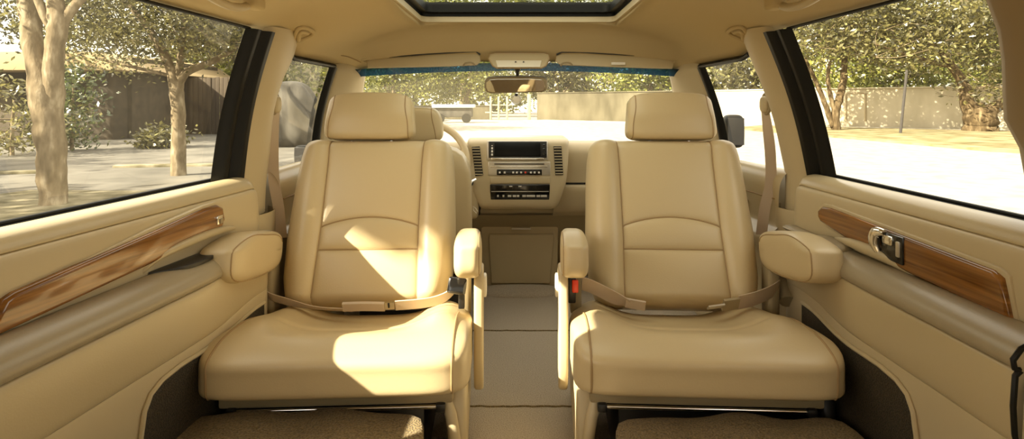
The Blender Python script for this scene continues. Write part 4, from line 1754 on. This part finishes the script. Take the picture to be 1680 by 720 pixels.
# wooden fence
fx0, fx1, fy = -13.85, -10.4, 24.0
fn = thing('board_fence', ((fx0 + fx1) / 2, fy, GZ), 0, 'tall dark board fence behind the thin left tree', 'fence')
mb = MB()
rnd = random.Random(8)
k = fx0
while k < fx1:
    w_ = rnd.uniform(.16, .22)
    mb.box((k + w_ / 2 - (fx0 + fx1) / 2, rnd.uniform(-.015, .015), 1.2), (w_ - .012, .03, 2.4 + rnd.uniform(-.04, .04)), .004)
    k += w_
mb.build('boards', M['fence'], fn)
mb = MB()
for z in (.5, 1.9):
    mb.box((0, .06, z), (fx1 - fx0, .06, .1), .01)
mb.build('rail', M['fence'], fn)
# pale house behind the fence, far left
hb = thing('house', (-16.0, 38, GZ), 0, 'pale house with a small window, above the board fence', 'house')
mb = MB()
mb.box((0, 2, 2.4), (8.0, 4, 4.8), .03)
mb.build('house_wall', M['stucco'], hb)
mb = MB()
mb.prism([(-4.6, 4.7), (4.6, 4.7), (0, 6.4)], lambda a, b, t: V((a, t, b)), -.5, 4.5, .03)
mb.build('roof', M['eave'], hb)
mb = MB()
mb.box((-.4, -.04, 3.6), (1.4, .1, 1.2), .02)
wf = mb.build('window_frame', M['white_paint'], hb)
for dx in (-.32, .32):
    mb = MB()
    mb.box((-.4 + dx, -.10, 3.6), (.55, .03, 1.0), .01)
    mb.build('window_pane', M['dark_glass'], wf)
# thin post at the verge on the right
pb = gat(1477, 221)
mb = MB()
ptop = V((pb.x + .28, pb.y, CAMZ + (170 - 115) * pb.y / F))
mb.tube([pb, ptop], .055, 8)
tag(mb.build('street_post', M['post']), 'thin dark leaning post before the stucco wall', 'post')

# made-up lump for an unclear grey shape beyond the left front window
rc_ = gat(480, 243)
mb = MB()
rnd = random.Random(21)


def lumpy(q, p):
    p = p.copy()
    k = 1 + .14 * math.sin(q.x * 5 + q.z * 3) + .10 * math.sin(q.y * 7 + q.z * 5 + 1) + .06 * math.sin(q.z * 13 + q.x * 9)
    p.x *= k * (1.0 - .25 * max(0, q.z))
    p.y *= k
    return p


mb.soft((rc_.x, rc_.y, GZ + .98), (1.35, 1.2, 2.0), 3.2, 20, lumpy)
tag(mb.build('lump', M['lumpy'], shade=None), 'made-up grey lump for an unclear shape seen through the left front window', 'lump')

# exterior mirrors
for s in (-1, 1):
    nm = 'left' if s < 0 else 'right'
    if s < 0:
        c = V((-0.965, 2.60, 0.585))
        sz = (.07, .06, .09)
    else:
        c = V((0.905, 2.44, 0.70))
        sz = (.085, .07, .14)
    m_ = thing('door_mirror', c, 0, 'dark door mirror outside the %s front window' % nm, 'mirror', 'door mirrors')
    mb = MB()
    mb.soft((0, 0, 0), sz, 4, 12)
    mb.build('mirror_shell', M['rubber'], m_)
    mb = MB()
    mb.box((0, -sz[1] * .5, 0), (sz[0] * .8, .004, sz[2] * .8), .001)
    mb.build('mirror_glass', M['black'], m_, shade=1)
    mb = MB()
    mb.tube([(-s * .02, 0, -sz[2] * .4), (-s * .16, .0, -sz[2] * .5)], .018, 8)
    mb.build('mirror_arm', M['rubber'], m_)


# ------------------------------------------------------------------ trees
def leaves(mb, rnd, blobs, n, size, clusters=40, spread=0.35):
    """small leaf blades gathered in sprays inside ellipsoids (centre, radii)"""
    bm = mb.bm
    tot = sum(b[1].x * b[1].y * b[1].z for b in blobs)
    for c, r in blobs:
        m = max(20, int(n * (r.x * r.y * r.z) / tot))
        per = max(4, m // clusters)
        for _ in range(max(1, m // per)):
            while True:
                p = V((rnd.uniform(-1, 1), rnd.uniform(-1, 1), rnd.uniform(-1, 1)))
                if .2 < p.length < 1:
                    break
            k = p.length ** -0.35
            cc = V((c.x + p.x * k * r.x, c.y + p.y * k * r.y, c.z + p.z * k * r.z))
            ax = V((rnd.gauss(0, 1), rnd.gauss(0, 1), rnd.gauss(0, .5))).normalized()
            for _ in range(per):
                q = cc + V((rnd.gauss(0, spread), rnd.gauss(0, spread), rnd.gauss(0, spread * .7)))
                d = (ax + V((rnd.gauss(0, .8), rnd.gauss(0, .8), rnd.gauss(0, .7)))).normalized()
                w = d.cross(V((rnd.gauss(0, 1), rnd.gauss(0, 1), rnd.gauss(0, 1))))
                if w.length < 1e-3:
                    continue
                w.normalize()
                ln = size * rnd.uniform(.7, 1.4)
                a = bm.verts.new(q - d * ln)
                b = bm.verts.new(q + w * ln * .42)
                e = bm.verts.new(q + d * ln)
                f = bm.verts.new(q - w * ln * .42)
                bm.faces.new((a, b, e, f))


def tree(label, base, limbs, blobs, n, size, leaf='leaf_olive', seed=1, group='street trees', clusters=60, spread=.35, name='tree', twigs=0, bark='bark'):
    """limbs: list of (points, radii) relative to base"""
    rnd = random.Random(seed)
    t = thing(name, base, 0, label, 'tree', group)
    main = True
    for pts, rr in limbs:
        mb = MB()
        cl_ = catmull([V(p) for p in pts], 5)
        rl_ = [table([k / (len(rr) - 1) for k in range(len(rr))], rr, i / (len(cl_) - 1)) * rnd.uniform(.94, 1.06) for i in range(len(cl_))]
        cl_ = [p + V((rnd.gauss(0, rr[-1] * .08), rnd.gauss(0, rr[-1] * .08), 0)) if 0 < i < len(cl_) - 1 else p for i, p in enumerate(cl_)]
        mb.tube(cl_, rl_, 12)
        mb.build('trunk' if main else 'branch', M[bark], t, shade=None)
        main = False
    if twigs:
        mb = MB()
        for _ in range(twigs):
            c, r = rnd.choice(blobs)
            p = c + V((rnd.uniform(-.8, .8) * r.x, rnd.uniform(-.8, .8) * r.y, rnd.uniform(-.9, .5) * r.z))
            d = V((rnd.gauss(0, 1), rnd.gauss(0, 1), rnd.uniform(-.2, .8))).normalized()
            ln = rnd.uniform(.25, .6) * max(r)
            pts = [p, p + d * ln * .5 + V((rnd.gauss(0, .08), 0, rnd.gauss(0, .08))), p + d * ln]
            mb.tube(catmull(pts, 3), [max(.008, size * .22), size * .12] * 1 + [size * .1] * 5, 5)
        tw = mb.build('twigs', M['bark'], t)
        tw['kind'] = 'stuff'
    mb = MB()
    leaves(mb, rnd, blobs, n, size, clusters, spread)
    f = mb.build('foliage', M[leaf], t, shade=None, recalc=False)
    f['kind'] = 'stuff'
    return t


def B(x, y, z, rx, ry, rz):
    return (V((x, y, z)), V((rx, ry, rz)))


SHADE = [B(1.7, -2.3, 4.1, .7, .75, .45), B(1.1, -2.40, 3.84, .9, .40, .28)]  # crown lobes shaped to block sunroof sun and trim the chair's sunlight


# big forked tree close on the left
b0 = gat(86, 345)
tree('large forked tree with mottled bark close outside the left rear window', b0,
     [([(0, 0, -.1), (-.01, 0, .5), (-.04, 0, 1.0), (-.10, 0, 1.40), (-.22, 0, 1.9), (-.37, .1, 2.5), (-.55, .1, 3.4)], [.155, .15, .165, .16, .115, .12, .10]),
      ([(-.04, 0, 1.0), (.02, 0, 1.45), (.06, -.05, 1.9), (.10, -.05, 2.3), (.02, 0, 2.7), (-.05, 0, 3.2)], [.13, .115, .105, .115, .085, .07]),
      ([(.08, -.05, 2.15), (-.06, -.08, 2.45), (-.20, -.1, 2.8)], [.06, .05, .04]),
      ([(.10, -.05, 2.2), (.30, 0, 2.55), (.6, .1, 2.9)], [.07, .055, .04])],
     [B(-.5, .8, 3.9, 2.2, 1.8, 1.0), B(1.4, 1.3, 3.4, 1.5, 1.3, .8), B(.9, 2.2, 2.75, 1.0, .9, .45), B(-.9, 1.4, 2.9, .7, .8, .5)], 22000, .036, 'leaf_olive', 2, twigs=70, clusters=240, spread=.22)
# thinner tree beyond it
b1 = gat(293, 292)
tree('thinner forked tree outside the left rear window, before the board fence', b1,
     [([(0, 0, -.1), (.0, 0, .8), (-.03, 0, 1.5), (-.15, 0, 1.95), (-.5, 0, 2.6), (-1.0, 0, 3.2)], [.13, .115, .115, .08, .06, .04]),
      ([(-.02, 0, 1.5), (.12, 0, 1.85), (.7, .1, 2.15), (1.4, .2, 2.7)], [.085, .07, .055, .04]),
      ([(.0, 0, 1.6), (.05, 0, 2.3), (.15, 0, 3.2)], [.07, .055, .04]),
      ([(-.10, 0, 1.8), (-.7, -.1, 1.95), (-1.3, -.2, 2.1)], [.035, .03, .02])],
     [B(-.4, 0, 3.1, 2.4, 1.6, .85), B(1.4, .3, 2.9, 1.5, 1.5, .75), B(0, .5, 3.9, 2.5, 1.6, .8), B(-1.3, .1, 2.3, .9, .9, .4), B(.4, .1, 2.35, .6, .6, .3)], 30000, .04, 'leaf_olive', 3, twigs=120, clusters=300, spread=.24)
# trees and bushes by the house
tree('olive tree rising over the roof of the shaded house', V((-17.5, 16.5, GZ)), [([(0, 0, 0), (.1, 0, 1.5), (.2, 0, 3.5)], [.2, .16, .1])],
     [B(0, 0, 4.2, 2.6, 1.6, 1.7), B(3.2, 1, 4.4, 2.2, 1.5, 1.4)], 7000, .085, 'leaf_olive', 4, clusters=90, twigs=30)
tree('broad olive tree behind the board fence', V((-12.0, 27.5, GZ)), [([(0, 0, 0), (.1, 0, 2.0), (.2, 0, 4.5)], [.25, .2, .12])],
     [B(0, 0, 5.2, 4.2, 2, 2.2), B(3.4, -1, 4.6, 2.5, 1.8, 1.8), B(-4, 0, 5.0, 3.5, 2, 2)], 9000, .13, 'leaf_olive', 5, clusters=120, twigs=30)
for (px, py, w, h, lf, lab, sd) in ((20, 258, 1.7, 1.75, 'leaf_olive', 'pale leafy bush left of the large forked tree', 31),
                                    (118, 250, .75, 2.3, 'leaf_dark', 'dark upright bush right of the large forked tree', 32),
                                    (268, 245, .6, .55, 'leaf_olive', 'low bush at the foot of the board fence', 33)):
    b_ = gat(px, py)
    tree(lab, V((b_.x, b_.y, GZ)), [([(0, 0, 0), (0, 0, h * .4), (.05, 0, h * .8)], [.05, .04, .02])],
         [B(0, 0, h * .55, w * .8, w * .7, h * .5)], 1600, .07, lf, sd, 'garden bushes', 40, .2, 'bush')

# right side trees
b2 = gat(1372, 215)
tree('slender tree with several leaning stems before the stucco wall on the right', b2,
     [([(0, 0, -.1), (-.05, 0, .8), (.15, 0, 1.6), (.35, 0, 2.4), (.4, 0, 3.6)], [.22, .19, .18, .16, .12]),
      ([(-.15, 0, .2), (-.5, 0, 1.2), (-.9, 0, 2.2), (-1.5, 0, 3.5)], [.13, .12, .11, .07]),
      ([(-.05, 0, .9), (-.25, 0, 1.6), (-.4, 0, 2.5), (-.3, 0, 3.4)], [.12, .1, .09, .06])],
     [B(-1.5, 0, 4.6, 3.2, 2, 1.3), B(1.8, 0, 4.4, 3.2, 2, 1.1), B(0, 0, 6.2, 4, 2.5, 1.6)], 10000, .11, 'leaf_olive', 11, bark='bark_dark', twigs=120, clusters=170, spread=.5)
b3 = gat(1607, 217)
tree('thick gnarled tree with a short bulging trunk at the far right', b3,
     [([(0, 0, -.1), (.02, 0, .3), (.0, 0, .75), (-.1, 0, 1.0)], [.75, .62, .66, .5]),
      ([(-.2, 0, .8), (-.55, 0, 1.3), (-.75, 0, 2.2), (-1.4, 0, 3.2), (-2.4, 0, 4.2)], [.36, .30, .22, .16, .1]),
      ([(.2, 0, .7), (.7, 0, 1.15), (1.25, 0, 1.45), (2.0, 0, 2.4)], [.34, .27, .24, .16]),
      ([(-1.2, 0, 3.0), (-3.0, -.2, 3.4), (-5.0, -.4, 4.0)], [.12, .09, .05])],
     [B(.4, -.3, 2.4, 1.7, 1.2, .9), B(-3.0, 0, 4.2, 3.4, 2, 1.2), B(1.5, 0, 4.6, 3.2, 2.2, 1.7), B(-1.0, 0, 6.0, 5, 2.6, 1.5)], 16000, .11, 'leaf_olive', 12, bark='bark_dark', twigs=120, clusters=180, spread=.5)
for i, (x, y, h, lf, lab) in enumerate(((10.5, 45, 7.5, 'leaf_green', 'yellow-green tree behind the wall, right of the mirror'),
                                        (3.5, 52, 8.0, 'leaf_olive', 'olive tree behind the wall, straight under the mirror'),
                                        (16.5, 40, 7.5, 'leaf_olive', 'olive tree behind the wall near the right windscreen edge'),
                                        (22, 34, 7.5, 'leaf_green', 'green tree behind the wall, seen through the right front window'),
                                        (29, 30.5, 6.5, 'leaf_green', 'green tree behind the wall, beside the leaning post'),
                                        (35, 25, 6.0, 'leaf_dark', 'dark green tree behind the wall at the far right edge'),
                                        (-5, 56, 7.5, 'leaf_green', 'yellow-green tree behind the low wall, left of the mirror'),
                                        (-11.5, 54, 8.0, 'leaf_green', 'bright tree behind the low wall, above the driver headrest'),
                                        (-16, 46, 7.5, 'leaf_green', 'bright tree ahead at the left end of the low wall'),
                                        (-14.5, 31, 7.0, 'leaf_green', 'yellow-green tree seen through the left front window'))):
    rnd = random.Random(100 + i)
    tree(lab, V((x, y, GZ)), [([(0, 0, 0), (rnd.uniform(-.3, .3), 0, 2.0), (rnd.uniform(-.6, .6), 0, h * .75)], [.26, .2, .1]),
                              ([(0, 0, 1.8), (rnd.uniform(.8, 1.4), 0, 3.2), (rnd.uniform(1.5, 2.6), 0, 4.6)], [.14, .1, .06]),
                              ([(0, 0, 1.5), (rnd.uniform(-1.2, -.6), 0, 2.9), (rnd.uniform(-2.4, -1.6), 0, 4.4)], [.12, .09, .05])],
         [B(0, 0, h * .68, 3.4, 2.2, h * .30), B(-2.2, .5, h * .48, 2.3, 1.8, h * .22), B(2.2, .5, h * .48, 2.3, 1.8, h * .22), B(0, .6, h * .33, 3.4, 1.5, h * .15)],
         6500, .17, lf, 50 + i, 'trees behind the walls', 110, .5, twigs=40)
# dense screen of dark trees at the back
for i, (x, y, lab) in enumerate(((-24, 66, 'dark tree at the back, above the left front window'), (-13, 72, 'dark tree at the back, behind the driver headrest'),
                                 (-3, 76, 'dark tree at the back, left of the mirror'), (8, 70, 'dark tree at the back, right of the mirror'),
                                 (18, 62, 'dark tree at the back, above the right chair headrest'), (29, 54, 'dark tree at the back, seen in the right front window'),
                                 (38, 44, 'dark tree at the back, behind the slender right tree'), (46, 36, 'dark tree at the back, behind the thick gnarled tree'))):
    tree(lab, V((x, y, GZ)), [([(0, 0, 0), (.2, 0, 3.0), (.3, 0, 7)], [.35, .3, .15])],
         [B(0, 0, 3.6, 6.0, 2.0, 3.6), B(0, 0.5, 8.5, 5.0, 2.0, 2.6)], 5200, .30, 'leaf_green', 200 + i, 'dark trees at the back', 150, .7)
# tall trees ahead, their crowns seen through the sunroof
for i, (x, y, lab) in enumerate(((-6.0, 62, 'tall tree far ahead left, its crown seen through the sunroof'), (5.5, 64, 'tall tree far ahead right, its crown seen through the sunroof'))):
    tree(lab, V((x, y, GZ)), [([(0, 0, 0), (.2, 0, 4.0), (.3, 0, 10)], [.35, .3, .15])],
         [B(0, 0, 12.0, 6.5, 3, 4.0)], 7000, .22, 'leaf_green', 80 + i, 'trees behind the walls', 160, .7, twigs=40)
# unseen trees added left of the car to shade yard, sunroof and chair
tree('unseen tree added close beside the left of the car to shape the sunlight inside', V((-4.6, 2.2, GZ)),
     [([(0, 0, -.1), (.05, 0, 1.5), (.2, -.2, 3.2), (1.0, -1.3, 4.4), (1.6, -2.0, 4.5)], [.2, .17, .14, .08, .05])],
     SHADE, 18000, .06, 'leaf_olive', 90, clusters=340, spread=.06)
for i, (x, y, h) in enumerate(((-15, 1.0, 7.5), (-21, 5.5, 8.5), (-28, 11.5, 9))):
    if h:
        tree('dense unseen tree added for shade far left of the car, %s from the street' % ('nearest', 'second', 'third')[i], V((x, y, GZ)), [([(0, 0, 0), (.1, 0, 2.0), (.2, 0, h * .7)], [.25, .2, .12])],
             [B(0, 0, h * .62, 3.4, 3.2, h * .36)], 5200, .17, 'leaf_dark', 95 + i, clusters=120, spread=.5)

# ------------------------------------------------------------------ light
sun = bpy.data.lights.new('sun', 'SUN')
sun.energy = 13.0
sun.angle = R(0.6)
sun.color = (1.0, 0.90, 0.70)
so = bpy.data.objects.new('sun', sun)
col.objects.link(so)
SUN = V((-1.29, -.78, 1.0)).normalized()
so.rotation_euler = SUN.to_track_quat('Z', 'Y').to_euler()
so.location = SUN * 30

w = bpy.data.worlds.new('sky')
sc.world = w
w.use_nodes = True
nt = w.node_tree
bg = nt.nodes['Background']
sky = nt.nodes.new('ShaderNodeTexSky')
sky.sky_type = 'NISHITA'
sky.sun_disc = False
sky.sun_elevation = math.asin(SUN.z)
sky.sun_rotation = math.atan2(SUN.x, SUN.y)
sky.dust_density = 3.0
mixc = nt.nodes.new('ShaderNodeMix')
mixc.data_type = 'RGBA'
mixc.inputs[0].default_value = 0.75
mixc.inputs[7].default_value = (5.2, 4.65, 3.6, 1)     # hazy white sky
nt.links.new(sky.outputs[0], mixc.inputs[6])
nt.links.new(mixc.outputs[2], bg.inputs[0])
bg.inputs[1].default_value = 0.36

# ------------------------------------------------------------------ camera
cam = bpy.data.cameras.new('camera')
cam.sensor_width = 36.0
cam.sensor_fit = 'HORIZONTAL'
cam.lens = F / 1680 * 36.0
cam.shift_x = -(VPX - 840) / 1680
cam.shift_y = -(360 - VPY) / 1680
cam.clip_start = 0.02
cam.clip_end = 500
co = bpy.data.objects.new('camera', cam)
col.objects.link(co)
co.location = (0, 0, CAMZ)
co.rotation_euler = (R(90), 0, 0)
sc.camera = co

vs = sc.view_settings
vs.view_transform = 'Standard'
vs.look = 'None'
vs.gamma = 1.0
vs.use_curve_mapping = False
vs.exposure = 0.72
cy = sc.cycles
cy.use_denoising = True
cy.max_bounces = 12
cy.diffuse_bounces = 8
cy.transparent_max_bounces = 24
cy.transmission_bounces = 4
cy.sample_clamp_indirect = 8
cy.caustics_reflective = False
cy.caustics_refractive = False
